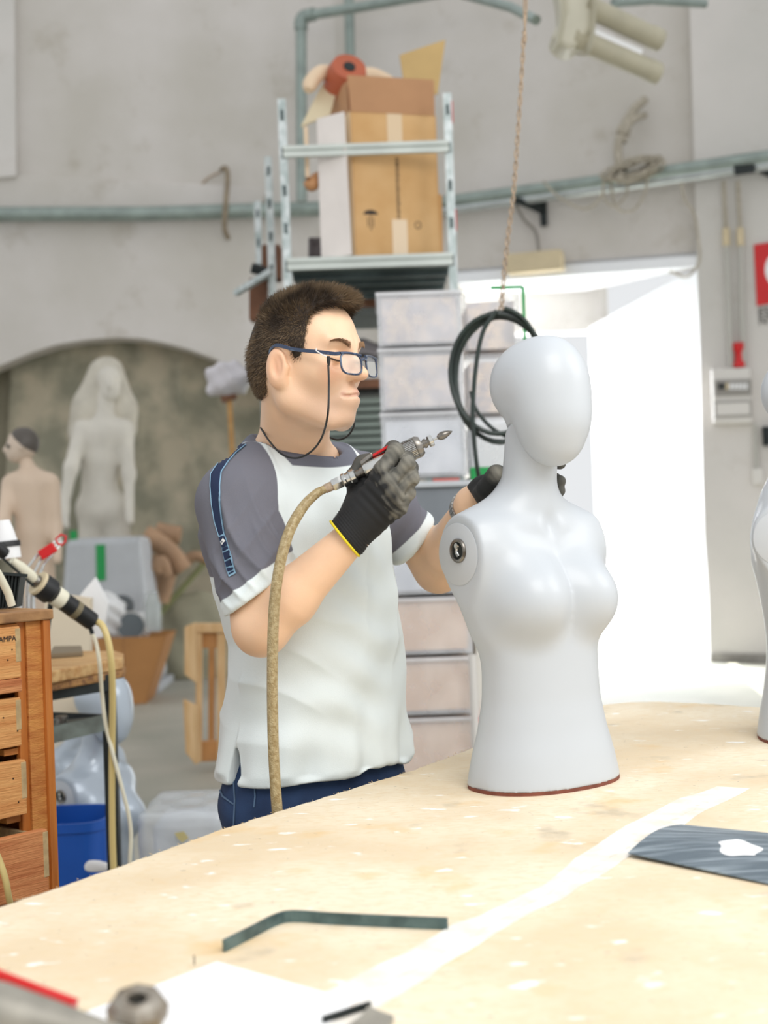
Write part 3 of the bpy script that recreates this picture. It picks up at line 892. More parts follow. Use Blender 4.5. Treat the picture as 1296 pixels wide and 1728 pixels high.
# trousers with two legs, shoes
HIPL = {}
def pants_field(p):
    q = tolocal(p)
    d = interp_prof(q, [(.70, .170, .128, 0), (.80, .180, .136, 0), (.90, .168, .126, 0), (.97, .160, .12, 0)])
    d = np.maximum(d, p[:, 2] - .96); d = smax(d, .78 - p[:, 2], .03)
    hc = V3((np.interp(.8, cz, cX), 2.62, 0))
    for s in (-1, 1):
        h = hc + V3(LT) * s * .092 + V3((0, 0, .80)); k = h * V3((1, 1, 0)) + V3(LT) * s * .02 + V3(FT) * .02 + V3((0, 0, .47)); a = k * V3((1, 1, 0)) - V3(FT) * .02 + V3((0, 0, .07))
        d = smin(d, chain(p, [h, k, a], [.097, .072, .066], .03), .04)
        HIPL[s] = a
    d = np.maximum(d, .06 - p[:, 2])
    return d
lo = (hc0 := P(532, 1345, 2.62).x) - .30; 
vp, Fp = sdf_mesh(pants_field, (lo, 2.28, .04), (hc0 + .30, 2.96, .99), .0075, 2)
npn = normals(vp, Fp)
vp = vp + npn * (.004 * np.sin(vp[:, 2] * 70 + vp[:, 0] * 60) * np.clip((.86 - vp[:, 2]) * 8, 0, 1))[:, None]
pants = out_np('trousers', vp, Fp, M_pants, man, label='navy work trousers')
bvh_p = BVHTree.FromPolygons([tuple(x) for x in vp], [tuple(int(i) for i in f) for f in Fp])
ribbon('stitching', [(394, 1316), (396, 1350), (394, 1394)], [(396, 1316), (398, 1350), (396, 1394)], M_seam, pants, bvh_p, 30, 1, .002)
ribbon('stitching', [(366, 1322), (376, 1345), (394, 1358)], [(367, 1320), (378, 1343), (395, 1356)], M_seam, pants, bvh_p, 30, 1, .002)
ribbon('stitching', [(429, 1322), (430, 1345), (428, 1362)], [(431, 1322), (432, 1345), (430, 1362)], M_seam, pants, bvh_p, 20, 1, .002)
for s in (-1, 1):
    a = Vector(HIPL[s].tolist()) ; a.z = 0
    def shoe(p, a=a):
        d = chain(p, [V3(a) + V3((0, 0, .085)), V3(a) + V3((0, 0, .045)) + V3(FT) * .02, V3(a) + V3((0, 0, .036)) + V3(FT) * .15], [.045, .044, .036], .03)
        d = smin(d, cap(p, V3(a) - V3(FT) * .04 + V3((0, 0, .04)), V3(a) + V3((0, 0, .06)), .038, .038), .02)
        return smax(smax(d, .002 - p[:, 2], .004), p[:, 2] - .10, .01)
    v_s, F_s = sdf_mesh(shoe, (a.x - .25, a.y - .25, -.01), (a.x + .25, a.y + .25, .12), .006, 2)
    out_np('shoe', v_s, F_s, M_shoe, man)

# ---------------------------------------------------------------- gloves
def Q(px, py, d): return V3(P(px, py, d))
GW, GM = Q(590, 905, 2.363), None
mcp = [Q(646, 793, 2.336), Q(660, 816, 2.326), Q(669, 837, 2.328), Q(672, 857, 2.340)]
pip = [Q(668, 762, 2.346), Q(688, 783, 2.326), Q(695, 808, 2.326), Q(690, 832, 2.336)]
dip = [Q(664, 757, 2.384), Q(687, 767, 2.374), Q(694, 789, 2.370), Q(690, 814, 2.368)]
tip = [Q(646, 772, 2.402), Q(668, 776, 2.402), Q(678, 795, 2.398), Q(676, 817, 2.392)]
TA, TB = P(560, 820, 2.372), P(762, 728, 2.372)       # tool axis
def gloveR(p):
    d = cap(p, Q(585, 907, 2.362), Q(612, 872, 2.364), .0375, .0345)
    pal = None
    for i, m in enumerate(mcp):
        c = cap(p, Q(612 + i * 5, 862 + i * 5, 2.362), m, .021, .0155)
        pal = c if pal is None else smin(pal, c, .02)
    pal = smin(pal, cap(p, Q(600, 850, 2.385), Q(622, 812, 2.385), .018, .017), .02)
    d = smin(d, pal, .022)
    for i in range(4):
        r = (.0138, .0126, .0118, .0108)[i]
        f = chain(p, [mcp[i], pip[i], dip[i], tip[i]], [r * .98, r, r * .95, r * .86], .006)
        fs_ = f if i == 0 else smin(fs_, f, .0010)
    d = smin(d, fs_, .006)
    for i in range(3):
        a_ = (mcp[i] + mcp[i + 1]) / 2 + V3((-.004, -.0105, -.002)); b_ = (pip[i] + pip[i + 1]) / 2 + V3((.004, -.0100, .002))
        d = smax(d, -cap(p, a_, b_, .0012, .0038), .004)
    th = chain(p, [Q(604, 846, 2.390), Q(598, 806, 2.402), Q(612, 782, 2.405), Q(636, 772, 2.402)], [.018, .0145, .0130, .0115], .01)
    d = smin(d, th, .010)
    cutn = imgdir(-22, 18, 0)
    d = smax(d, (p - Q(583, 908, 2.362)) @ cutn, .004)
    return d
lo = V3(P(545, 940, 2.37)) - V3((0, .09, 0)); hi = V3(P(722, 735, 2.37)) + V3((0, .07, 0))
vg, Fg = sdf_mesh(gloveR, lo, hi, .0019, 1)
p4 = vg.astype(f4)
fd = None
for i in range(4):
    c = chain(p4, [mcp[i] + (pip[i] - mcp[i]) * .15, pip[i], dip[i], tip[i]], [.0175] * 4, .01); fd = c if fd is None else np.minimum(fd, c)
thd = chain(p4, [Q(598, 810, 2.402), Q(612, 782, 2.405), Q(636, 772, 2.402)], [.019] * 3, .01)
def wob(v, f, s=0.):
    return (np.sin(v[:, 0] * f + 1.7 * np.sin(v[:, 2] * f * .61 + s)) + np.sin(v[:, 2] * f * 1.23 + 2.1 * np.sin(v[:, 0] * f * .47 + 2 + s)) + np.sin((v[:, 0] + v[:, 2] * .7) * f * 2.3 + s + 3 * np.sin(v[:, 1] * f * .9))) / 3
coat = -np.minimum(fd, thd) + .004 * wob(vg, 170)
pad = np.minimum.reduce([np.linalg.norm(p4 - x, axis=1) for x in (mcp + pip)])
worn = np.minimum(coat, .010 - np.abs(pad - .006)) + .008 * wob(vg, 230, 1.) - .003
# knit cuff creases
ng = normals(vg, Fg)
tcf = (p4 - Q(583, 908, 2.362)) @ imgdir(22, -18, 0)
amp = np.clip((.045 - tcf) / .03, 0, 1)
vg = vg + ng * (amp * .0007 * np.sin(tcf * 1400) + .0008 * np.sin(vg[:, 0] * 330 + vg[:, 2] * 290) * np.clip((tcf - .04) * 30, 0, 1) * (coat < 0))[:, None]
gr = out_np('glove', vg, Fg, M_glove, man, {'coat': coat, 'worn': worn}, label='black knit work glove with worn grey grip, on the hand holding the grinder')
# yellow hem
g = G(); a0, cn = Vector(Q(583, 908, 2.362).tolist()), Vector(imgdir(22, -18, 0).tolist())
x_ = cn.cross(Vector((0, 1, 0))).normalized(); y_ = Vector((0, 1, 0)) - cn * cn.dot(Vector((0, 1, 0))); y_.normalize()
g.tube([a0 - cn * .0015 + x_ * math.cos(t) * .0372 + y_ * math.sin(t) * .0372 for t in [2 * math.pi * k / 40 for k in range(40)]], .0022, 8, closed=True)
out('glove_hem', g, M_yel, gr, smooth=True, label='yellow hem')

lm = [Q(842, 800, 2.530), Q(842, 822, 2.530), Q(842, 842, 2.532), Q(842, 860, 2.538)]
def gloveL(p):
    d = cap(p, Q(801, 846, 2.580), Q(818, 832, 2.565), .030, .031)
    for i in range(4):
        d = smin(d, cap(p, Q(822, 834, 2.565), Q(862, 800 + i * 16, 2.528), .022, .015), .02)
    tips = [(948, 782), (948, 812), (947, 828), (944, 846)]
    for i, t in enumerate(tips):
        f = chain(p, [Q(862, 800 + i * 16, 2.528), Q(905, 793 + i * 17, 2.512), Q(936, t[1] - 2, 2.492), Q(t[0] - 3, t[1], 2.462)], [.0135, .0125, .0115, .0105], .006)
        d = smin(d, f, .005)
    th = chain(p, [Q(812, 842, 2.550), Q(821, 824, 2.500), Q(838, 801, 2.450)], [.022, .0170, .0180], .006)
    d = smin(d, th, .008)
    cutn = imgdir(-20, 12, .0)
    d = smax(d, (p - Q(801, 846, 2.580)) @ cutn, .004)
    return d
lo = V3(P(780, 880, 2.5)) - V3((0, .11, 0)); hi = V3(P(965, 755, 2.5)) + V3((0, .11, 0))
vg, Fg = sdf_mesh(gloveL, lo, hi, .0021, 1)
p4 = vg.astype(f4); thd = np.linalg.norm(p4 - Q(840, 798, 2.450), axis=1)
coat = np.maximum(.020 - thd, vg[:, 0] - P(900, 800, 2.5).x)
worn = .011 - np.linalg.norm(p4 - Q(845, 796, 2.437), axis=1) + .005 * wob(vg, 260)
out_np('glove', vg, Fg, M_glove, man, {'coat': coat, 'worn': worn}, label='black knit work glove steadying the mannequin neck from behind')

# ---------------------------------------------------------------- wristwatch
M_band = mat('watch_band', (160, 162, 160), rough=.35, metal=.6, var=.3, scale=200)
wt = thing('wristwatch', P(789, 856, 2.59), 'metal wristwatch on the wrist behind the mannequin shoulder', 'watch')
wd = (Vector(WRL) - Vector(ELL_)).normalized(); wc = Vector(WRL) - wd * .022
xx = wd.cross(Vector((0, 0, 1))).normalized(); yy = wd.cross(xx)
g = G(); 
for k in range(30):
    t = 2 * math.pi * (k + .5) / 30; rad = xx * math.cos(t) + yy * math.sin(t); tg = (xx * -math.sin(t) + yy * math.cos(t))
    g.bar(wc + rad * .0355 - tg * .0032, wc + rad * .0355 + tg * .0032, .016, .0028, up=rad)
out('band', g, M_band, wt)
vd = (Vector((0, 0, CAM_Z)) - wc); vd = (vd - wd * vd.dot(wd)).normalized(); vd = (vd * .75 - Vector((0, 0, .65))); vd = (vd - wd * vd.dot(wd)).normalized()
g = G(); g.lathe([(0, 0), (.0165, 0), (.0175, .003), (.0165, .008), (.014, .0085), (0, .0085)], wc + vd * .034, vd, 28); out('case', g, M_steel, wt, smooth=True, angle=40)
g = G(); g.lathe([(0, 0), (.0135, 0), (.0135, .0006), (0, .0006)], wc + vd * .0427, vd, 24); out('dial', g, M_paperw, wt)

# ---------------------------------------------------------------- eyeglasses
M_frame = mat('navy_frame', (40, 56, 84), rough=.25, col2=(110, 128, 150), scale=60, coat=.5, lo=.55, hi=.75)
M_lens = mat('lens', (235, 240, 240), rough=.02, alpha=.16, spec=.8)
gl = thing('eyeglasses', hw(.10, 0, .02), 'navy framed eyeglasses with a black neck cord, worn by the worker', 'eyeglasses')
def rrect(cx_, cz_, w_, h_, n=36, e=3.2):
    r = []
    for k in range(n):
        t = 2 * math.pi * k / n; c, s = math.cos(t), math.sin(t)
        r.append((cx_ + w_ * math.copysign(abs(c) ** (2 / e), c), cz_ + h_ * math.copysign(abs(s) ** (2 / e), s)))
    return r
GT = -.016      # slid down the nose
def fr(y, z, x=.121): return hw(x - abs(y) * .17 + (z) * -.12, y, z + GT + .022)
for s in (-1, 1):
    lp = [fr(y, z) for y, z in rrect(s * .0335, 0, .0255, .0165)]
    g = G(); g.tube(lp, .0018, 8, closed=True)
    rim = out('rim', g, M_frame, gl, smooth=True)
    g = G(); c = [fr(y, z) for y, z in rrect(s * .0335, 0, .0250, .0160)]
    g.prism(c, -Fh_ * .0012); out('lens', g, M_lens, gl)
    # brow line heavier
    g = G(); g.tube([fr(s * (.0335 + a * .0258), .0150 + .0018 * (1 - a * a)) for a in [i / 6 - 1 for i in range(13)]], .0024, 8)
    out('brow_bar', g, M_frame, gl, smooth=True)
    h0 = fr(s * .060, .0145)
    tp = [h0, hw(.104, s * .0690, .0195), hw(.080, s * .0755, .0225), hw(.04, s * .0800, .0270), hw(.020, s * .0825, .0320), hw(.006, s * .0830, .0345), hw(-.008, s * .0785, .027), hw(-.012, s * .0730, .014)]
    sp = spline(tp, 6)
    g = G()
    for i in range(len(sp) - 1): g.bar(sp[i], sp[i + 1] + (sp[i + 1] - sp[i]) * .15, .0026, .0062 if i < 30 else .005)
    out('temple', g, M_frame, gl, bevel=.0006)
g = G(); g.tube([fr(-.009, .006), fr(-.004, .010), fr(.004, .010), fr(.009, .006)], .0022, 8); out('bridge', g, M_frame, gl, smooth=True)
# cord loop + cord
lpn = hw(.078, -.0790, .0225)
c0 = P(555, 590, 2.395)
cn_ = P(555, 606, 2.392)
g = G(); q_ = P(554.5, 604, lpn.y - .004); g.tube([lpn + Vector((0, -.001, .005)), lpn + Vector((0, -.004, .001)), (lpn + q_) / 2 + Vector((0, -.003, 0)), q_], .0010, 6); out('cord_loop', g, M_wht, gl, smooth=True)
g = G(); cc = P(554.5, 609, lpn.y - .006); g.tube([cc + Vector((0, 0, .008)), cc, cc - Vector((0, 0, .008))], [.0026, .0032, .0018], 8); out('cord_bead', g, M_black, gl, smooth=True)
y0 = lpn.y - .006
cp = [P(554, 616, y0), P(555, 650, y0 - .004), P(553, 700, y0 - .010), P(543, 738, 2.405), P(525, 762, 2.412), P(500, 773, 2.42), P(475, 766, 2.44), P(455, 745, 2.475), P(440, 722, 2.515)]
g = G(); sp = spline(cp, 8); g.tube(sp, .0018, 8)
out('cord', g, M_black, gl, smooth=True)
cp = [P(596, 684, 2.56), P(598, 705, 2.56), P(596, 722, 2.56), P(585, 737, 2.565), P(570, 742, 2.57), P(556, 738, 2.58), P(540, 730, 2.60)]
g = G(); g.tube(spline(cp, 8), .0018, 8); out('cord', g, M_black, gl, smooth=True)

# ---------------------------------------------------------------- pneumatic grinder with hose
tool = thing('grinder', P(620, 792, 2.372), 'steel pneumatic die grinder with a carving burr, held in the gloved hand', 'grinder')
ta = (TB - TA).normalized(); TL = (TB - TA).length
def lt(t): return TA + ta * (t * TL)
px1 = TL / 222.
def lat(prof, t0, m, name, par=tool, n=28, **k):
    g = G(); g.lathe([(r * px1, t * px1) for r, t in prof], lt(t0), ta, n); return out(name, g, m, par, angle=35, **k)
lat([(0, -12), (8, -12), (8, 4), (0, 4)], 0.0, M_rope, 'hose_end')
lat([(0, 0), (10, 0), (11.5, 2), (11.5, 16), (10, 18), (0, 18)], 0.005, M_steel, 'hose_nut', n=6)
lat([(0, 0), (10, 0), (12, 2), (12, 6), (10.5, 8), (10.5, 14), (12.5, 16), (12.5, 24), (10, 26), (0, 26)], 0.085, M_steel, 'quick_coupler')
lat([(0, 0), (7, 0), (7, 9), (8.5, 9), (8.5, 18), (0, 18)], 0.2, M_steeld, 'air_inlet')
lat([(0, 0), (12, 0), (14.5, 4), (15.5, 20), (15.5, 50), (14.5, 60), (0, 60)], .27, M_steel, 'barrel')
lat([(0, 0), (15, 0), (18.5, 1), (18.5, 2.5), (17.8, 3), (17.8, 38), (18.6, 39), (18.6, 43), (15, 49), (0, 49)], .53, M_steeld, 'ribbed_collar')
g = G()
for k in range(40):
    t = 2 * math.pi * k / 40; x = ta.cross(Vector((0, 0, 1))).normalized(); y = ta.cross(x); rad = x * math.cos(t) + y * math.sin(t)
    g.bar(lt(.545) + rad * 18.1 * px1, lt(.70) + rad * 18.1 * px1, .0011, .0011, up=rad)
out('knurling', g, M_steel, tool, kind='stuff')
lat([(0, 0), (6.5, 0), (6.5, 5), (8.2, 5), (8.2, 10), (6, 10), (6, 13), (9, 13), (9.4, 15), (9.4, 20), (7.5, 22), (0, 22)], .745, M_steeld, 'chuck')
lat([(0, 0), (9.7, 0), (9.7, 6), (0, 6)], .815, M_steel, 'chuck_nut', n=20)
lat([(0, 0), (2.3, 0), (2.3, 12), (0, 12)], .84, M_steel, 'shank')
lat([(0, 0), (2.5, 0), (5.2, 3), (7.0, 8), (6.4, 14), (4.2, 21), (1.2, 27), (0, 28)], .88, M_steeld, 'burr', n=16)
x = ta.cross(Vector((0, 1, 0))).normalized(); upv = -x if x.z < 0 else x
g = G(); a = lt(.345) + upv * 17 * px1; b = lt(.56) + upv * 22 * px1
g.hexa([q_ + Vector((0, 1, 0)) * i * .0065 + upv * j * .0022 for q_ in (a, b) for i in (-1, 1) for j in (-1, 1)])
out('throttle_lever', g, M_red, tool, bevel=.001, label='red throttle lever')
g = G(); a = lt(.27) + upv * 14 * px1; b = lt(.38) + upv * 20 * px1
g.hexa([q_ + Vector((0, 1, 0)) * i * .009 + upv * j * .004 for q_ in (a, b) for i in (-1, 1) for j in (-1, 1)]); out('lever_mount', g, M_steeld, tool, bevel=.002)

M_hose = mat('braided_hose', (182, 164, 124), rough=.55, col2=(150, 128, 84), scale=160, bump=.5, bscale=420, coat=.25)
hp = [lt(-.055), P(534, 833, 2.36), P(512, 855, 2.345), P(489, 895, 2.32), P(474, 945, 2.30), P(465, 1000, 2.29), P(461, 1060, 2.285), P(459.5, 1150, 2.285), P(461, 1250, 2.285), P(465, 1330, 2.285), P(469, 1390, 2.285), P(472, 1480, 2.285), P(474, 1600, 2.30), P(478, 1800, 2.36)]
g = G(); sp = spline(hp, 10); g.tube(sp, [.0068 + .0022 * min(1, i / 25) for i in range(len(sp))], 16)
out('air_hose', g, M_hose, tool, smooth=True, label='tan braided air hose hanging from the grinder')
# ---------------------------------------------------------------- workbench
def bench_mat():
    m = mat('chipboard_top', (222, 202, 170), rough=.62, col2=(236, 222, 196), scale=3.5, detail=8, bump=.12, bscale=60, lo=.38, hi=.6)
    N = m.node_tree.nodes; L = m.node_tree.links; b = N['Principled BSDF']; cur = b.inputs['Base Color'].links[0].from_socket
    tc = N.new('ShaderNodeTexCoord')
    def layer(scale, lo, hi, col, amt, stretch=(1, 1, 1), det=6, off=0.):
        nonlocal cur
        mp = N.new('ShaderNodeMapping'); mp.inputs['Scale'].default_value = stretch; mp.inputs['Location'].default_value = (off, off * 2, 0)
        L.new(tc.outputs['Object'], mp.inputs[0])
        n = N.new('ShaderNodeTexNoise'); n.inputs['Scale'].default_value = scale; n.inputs['Detail'].default_value = det; L.new(mp.outputs[0], n.inputs['Vector'])
        r = N.new('ShaderNodeMapRange'); r.inputs[1].default_value = lo; r.inputs[2].default_value = hi; r.inputs[4].default_value = amt; L.new(n.outputs[0], r.inputs[0])
        mx = N.new('ShaderNodeMix'); mx.data_type = 'RGBA'; L.new(r.outputs[0], mx.inputs[0]); L.new(cur, mx.inputs[6]); mx.inputs[7].default_value = lin(col); cur = mx.outputs[2]
    layer(60, .5, .62, (222, 198, 158), .5, (1, 3, 1))             # chips
    layer(7, .60, .70, (226, 188, 128), .6, off=3)                   # ochre stains
    layer(9, .64, .72, (176, 164, 142), .5, off=8)                   # grey scuffs
    layer(14, .64, .70, (250, 249, 246), .9, (1.2, 2.2, 1), off=13)    # white filler smears
    layer(90, .70, .74, (96, 84, 70), .7, (1, 2, 1), off=5)           # specks
    L.new(cur, b.inputs['Base Color']); return m
M_bench = bench_mat()
M_edge = mat('chipboard_edge', (206, 180, 138), rough=.9, var=.2, scale=80, bump=.5, bscale=120)
bench = thing('workbench', (.4, 1.9, 0), 'large workbench with a pale, paint-stained chipboard top', 'workbench')
outl = [Pz(x, y, TZ) for x, y in [(-260, 1622), (0, 1531), (200, 1463), (383, 1397), (550, 1345), (700, 1299), (800, 1262), (900, 1225), (985, 1198), (1020, 1189), (1060, 1185), (1110, 1184), (1200, 1188), (1296, 1195), (1480, 1210)]]
# frayed edge: add small irregularities
rnd = random.Random(8); pts = []
for i in range(len(outl) - 1):
    a, b = outl[i], outl[i + 1]; n = max(2, int((b - a).length / .02))
    for k in range(n):
        p = a.lerp(b, k / n); t = (b - a).normalized(); pts.append(p + Vector((-t.y, t.x, 0)) * rnd.uniform(-.0022, .0022))
pts += [outl[-1], Vector((1.9, 2.6, TZ)), Vector((1.9, .55, TZ)), Vector((-.9, .55, TZ)), Vector((-.9, 1.2, TZ))]
g = G(); g.prism(pts, (0, 0, -.038)); out('bench_top', g, [M_bench], bench, angle=30)
g = G()
for k in range(420):     # torn fibres along the rear edge
    i = rnd.randrange(0, len(pts) - 8); p = pts[i] + Vector((rnd.uniform(-.01, .01), rnd.uniform(-.004, .002), -.001)); a = rnd.uniform(0, 6.28); l = rnd.uniform(.0015, .005)
    g.bar(p, p + Vector((math.cos(a) * l, math.sin(a) * l, rnd.uniform(.0002, .0012))), .0010, .0006)
out('torn_fibres', g, M_edge, bench, kind='stuff')
for x, y in ((-.62, .75), (1.7, .75), (-.10, 1.75), (.75, 2.95), (1.7, 2.5)):
    g = G(); g.box((x, y, .41), (.08, .08, .82)); out('leg', g, M_edge, bench)

# tape strips on the bench
def on_bench(name, poly, m, h=.0006, **k):
    g = G(); g.prism([Pz(x, y, TZ + .0002) for x, y in poly], (0, 0, h)); return out(name, g, m, **k)
M_tape = mat('paper_tape', (226, 218, 204), rough=.7, col2=(242, 240, 236), scale=20, bump=.3, bscale=60)
def tape(name, left, right, label, seed):
    r_ = random.Random(seed); L_, R_ = [], []
    for i in range(25):
        t = i / 24
        for src, dst in ((left, L_), (right, R_)):
            j = t * (len(src) - 1); k = min(int(j), len(src) - 2); f = j - k
            dst.append((src[k][0] * (1 - f) + src[k + 1][0] * f + r_.uniform(-7, 7), src[k][1] * (1 - f) + src[k + 1][1] * f + r_.uniform(-2.5, 2.5)))
    g = G()
    a = [Pz(x, y, TZ + .0003) for x, y in L_]; b = [Pz(x, y, TZ + .0003) for x, y in R_]
    n = len(a); vs = a + b + [v + Vector((0, 0, .0007)) for v in a + b]; fs = []
    for i in range(n - 1):
        fs += [(i, i + 1, n + i + 1, n + i), (2 * n + i, 3 * n + i, 3 * n + i + 1, 2 * n + i + 1), (i, 2 * n + i, 2 * n + i + 1, i + 1), (n + i, n + i + 1, 3 * n + i + 1, 3 * n + i)]
    fs += [(0, n, 3 * n, 2 * n), (n - 1, 3 * n - 1, 4 * n - 1, 2 * n - 1)]
    g.add(vs, fs); return tag(out(name, g, M_tape), label, 'tape', 'tape lines on the bench')
tape('paper_tape', [(1215, 1326), (1105, 1368), (1010, 1425), (900, 1500), (780, 1556), (680, 1612), (560, 1668), (480, 1700)], [(1262, 1332), (1180, 1372), (1095, 1430), (975, 1502), (840, 1570), (745, 1632), (640, 1698), (560, 1745)], 'long white torn paper tape running diagonally along the bench top', 1)
g = G()
for i in range(60):
    t = i / 59; x = 1195 - 600 * t; y = 1352 + 345 * t + rnd.uniform(-2, 2)
    p = Pz(x, y, TZ + .0011); g.bar(p, p + Vector((rnd.uniform(-.012, -.004), rnd.uniform(-.012, -.004), 0)), .0006, .0003)
out('tape_pencil_marks', g, mat('pencil_mark', (222, 190, 172), rough=.9), label='faint reddish pencil marks along the torn paper tape', cat='marks', kind='stuff')

# sanding sheet
M_sand = mat('abrasive_sheet', (84, 98, 108), rough=.45, col2=(150, 162, 170), scale=7, stretch=(1, 9, 1), detail=6, bump=.15, bscale=40, lo=.45, hi=.68)
sa, sb = (1060, 1443), (1140, 1393)
def sheet(u, v):
    a = Pz(1060 + (1330 - 1060) * u, 1446 + (1500 - 1446) * u, TZ + .001); b = Pz(1150 + (1345 - 1150) * u, 1393 + (1412 - 1393) * u, TZ + .001)
    p = a.lerp(b, v); p.z += .010 * math.sin(math.pi * min(1, v * 1.0)) * (1 - .5 * u) + .004 * (1 - u) * (1 - v); return p
g = G(); g.sheet(sheet, 16, 10, (0, 0, .0016)); sh = out('abrasive_sheet', g, M_sand, label='dark grey flexible abrasive sheet at the right edge of the bench', cat='sheet', smooth=False)
def splat(u, v): return sheet(u, v) + Vector((0, 0, .0018))
g = G(); cv = [(.62 + .15 * math.cos(t) * (1 + .12 * math.sin(5 * t)) , .47 + .17 * math.sin(t) * (1 + .22 * math.cos(3 * t))) for t in [2 * math.pi * k / 40 for k in range(40)]]
n_ = len(cv); vs = []
for f in (1, .66, .33):
    for dz in (0,): vs += [splat(.62 + (u - .62) * f, .47 + (v - .47) * f) + Vector((0, 0, .0006 * (f < 1))) for u, v in cv]
vs.append(splat(.62, .47) + Vector((0, 0, .0008)))
fs = [(r * n_ + k, r * n_ + (k + 1) % n_, (r + 1) * n_ + (k + 1) % n_, (r + 1) * n_ + k) for r in (0, 1) for k in range(n_)] + [(2 * n_ + k, 2 * n_ + (k + 1) % n_, 3 * n_) for k in range(n_)]
g.add(vs, fs); out('glue_splash', g, M_paperw, sh, label='white dried splash')

# bent flat bar standing on edge
M_bar = mat('blued_steel_bar', (104, 128, 130), rough=.4, metal=.5, col2=(70, 90, 92), scale=25)
pa = [Pz(378, 1607, TZ), Pz(425, 1583, TZ), Pz(466, 1562, TZ), Pz(495, 1556, TZ), Pz(560, 1560, TZ), Pz(640, 1564, TZ), Pz(756, 1569, TZ)]
pa = spline(pa, 5)
g = G(); n = len(pa); vs = []
for i, p in enumerate(pa):
    t = (pa[min(i + 1, n - 1)] - pa[max(i - 1, 0)]).normalized(); nn_ = Vector((-t.y, t.x, 0)) * .0016; H = Vector((0, 0, .0135))
    vs += [p - nn_, p + nn_, p + nn_ + H, p - nn_ + H]
fs = []
for i in range(n - 1):
    for k in range(4): l = (k + 1) % 4; fs.append((4 * i + k, 4 * i + l, 4 * i + 4 + l, 4 * i + 4 + k))
fs += [(0, 1, 2, 3), (4 * n - 4, 4 * n - 1, 4 * n - 2, 4 * n - 3)]
g.add(vs, fs); out('steel_strip', g, M_bar, label='bent blue-grey steel strip standing on edge on the bench', cat='metal strip')

# paper, clamp and tools in the foreground
g = G()
def pap(u, v):
    p = Pz(125, 1712, TZ).lerp(Pz(368, 1627, TZ), u) if False else None
    A_, B_, C_, D_ = Pz(80, 1735, TZ), Pz(366, 1625, TZ), Pz(600, 1692, TZ), Pz(420, 1850, TZ)
    p = A_.lerp(B_, u).lerp(D_.lerp(C_, u), v); p.z += .0012 + .0025 * math.sin(u * 3.1) * math.sin(v * 3.1); return p
g.sheet(pap, 10, 10, (0, 0, .0005)); out('paper_sheet', g, M_paperw, label='blank white paper sheet in the foreground of the bench', cat='paper')
M_brass = mat('worn_nut', (120, 108, 92), rough=.45, metal=.7, col2=(176, 170, 160), scale=40)
M_cast = mat('cast_clamp', (150, 146, 136), rough=.5, metal=.3, var=.2, scale=20)
ct = thing('bench_clamp', Pz(236, 1700, TZ + .0), 'grey cast bench clamp with a bronze nut in the lower left foreground', 'clamp')
o_ = P(232, 1700, 1.16)
g = G(); g.lathe([(.0085, -.02), (.0085, .009), (.014, .0105), (.021, .008), (.0255, .001), (.0245, -.010), (.019, -.014), (.019, -.04), (.0085, -.04)], o_, (.05, -.30, 1), 8, cap=False); out('nut', g, M_brass, ct, smooth=True, angle=30)
g = G(); g.lathe([(0, -.03), (.0084, -.03), (.0084, .002), (0, .002)], o_, (.05, -.30, 1), 10); out('nut_bore', g, M_dark, ct)
g = G(); g.lathe([(0, -.060), (.018, -.060), (.019, -.035), (.017, -.022), (0, -.022)], o_, (.05, -.30, 1), 20); out('collar', g, M_cast, ct, smooth=True)
a = P(-40, 1690, 1.10); b = P(125, 1748, 1.13)
g = G(); g.tube([P(-90, 1700, 1.12), P(0, 1716, 1.12), P(90, 1735, 1.12), P(190, 1756, 1.13), P(260, 1760, 1.16)], [.028, .026, .020, .013, .010], 16); out('arm', g, M_cast, ct, smooth=True)
g = G()
pr = [P(-60, 1630, 1.20), P(0, 1655, 1.20), P(60, 1678, 1.20), P(125, 1702, 1.19)]
for i in range(3): g.bar(pr[i], pr[i + 1], .010, .014)
out('red_strip', g, M_red, ct, label='red painted edge')
# small grey bracket
bk = thing('metal_bracket', Pz(600, 1705, TZ), 'small dark metal bracket beside the paper in the foreground', 'bracket')
g = G(); a = Pz(545, 1728, TZ + .001); b = Pz(625, 1702, TZ + .001)
g.bar(a + Vector((0, 0, .004)), b + Vector((0, 0, .004)), .003, .006); out('flange', g, M_dark, bk)
g = G(); a = Pz(575, 1750, TZ + .006); b = Pz(622, 1712, TZ + .006); g.prism([Pz(560, 1760, TZ + .001), Pz(612, 1722, TZ + .001), Pz(622, 1706, TZ + .001), Pz(632, 1712, TZ + .001), Pz(665, 1724, TZ + .001), Pz(640, 1775, TZ + .001)], (0, 0, .006)); out('plate', g, M_cast, bk, bevel=.001)
g = G()
for px, py, px2, py2 in ((328, 1612, 330, 1631),):
    g.bar(Pz(px, py + 16, TZ + .002), Pz(px, py + 16, TZ + .002) + Vector((0, 0, .010)), .0012, .0012)
out('pin', g, M_dark, label='tiny dark pin standing in the bench top behind the paper', cat='pin')
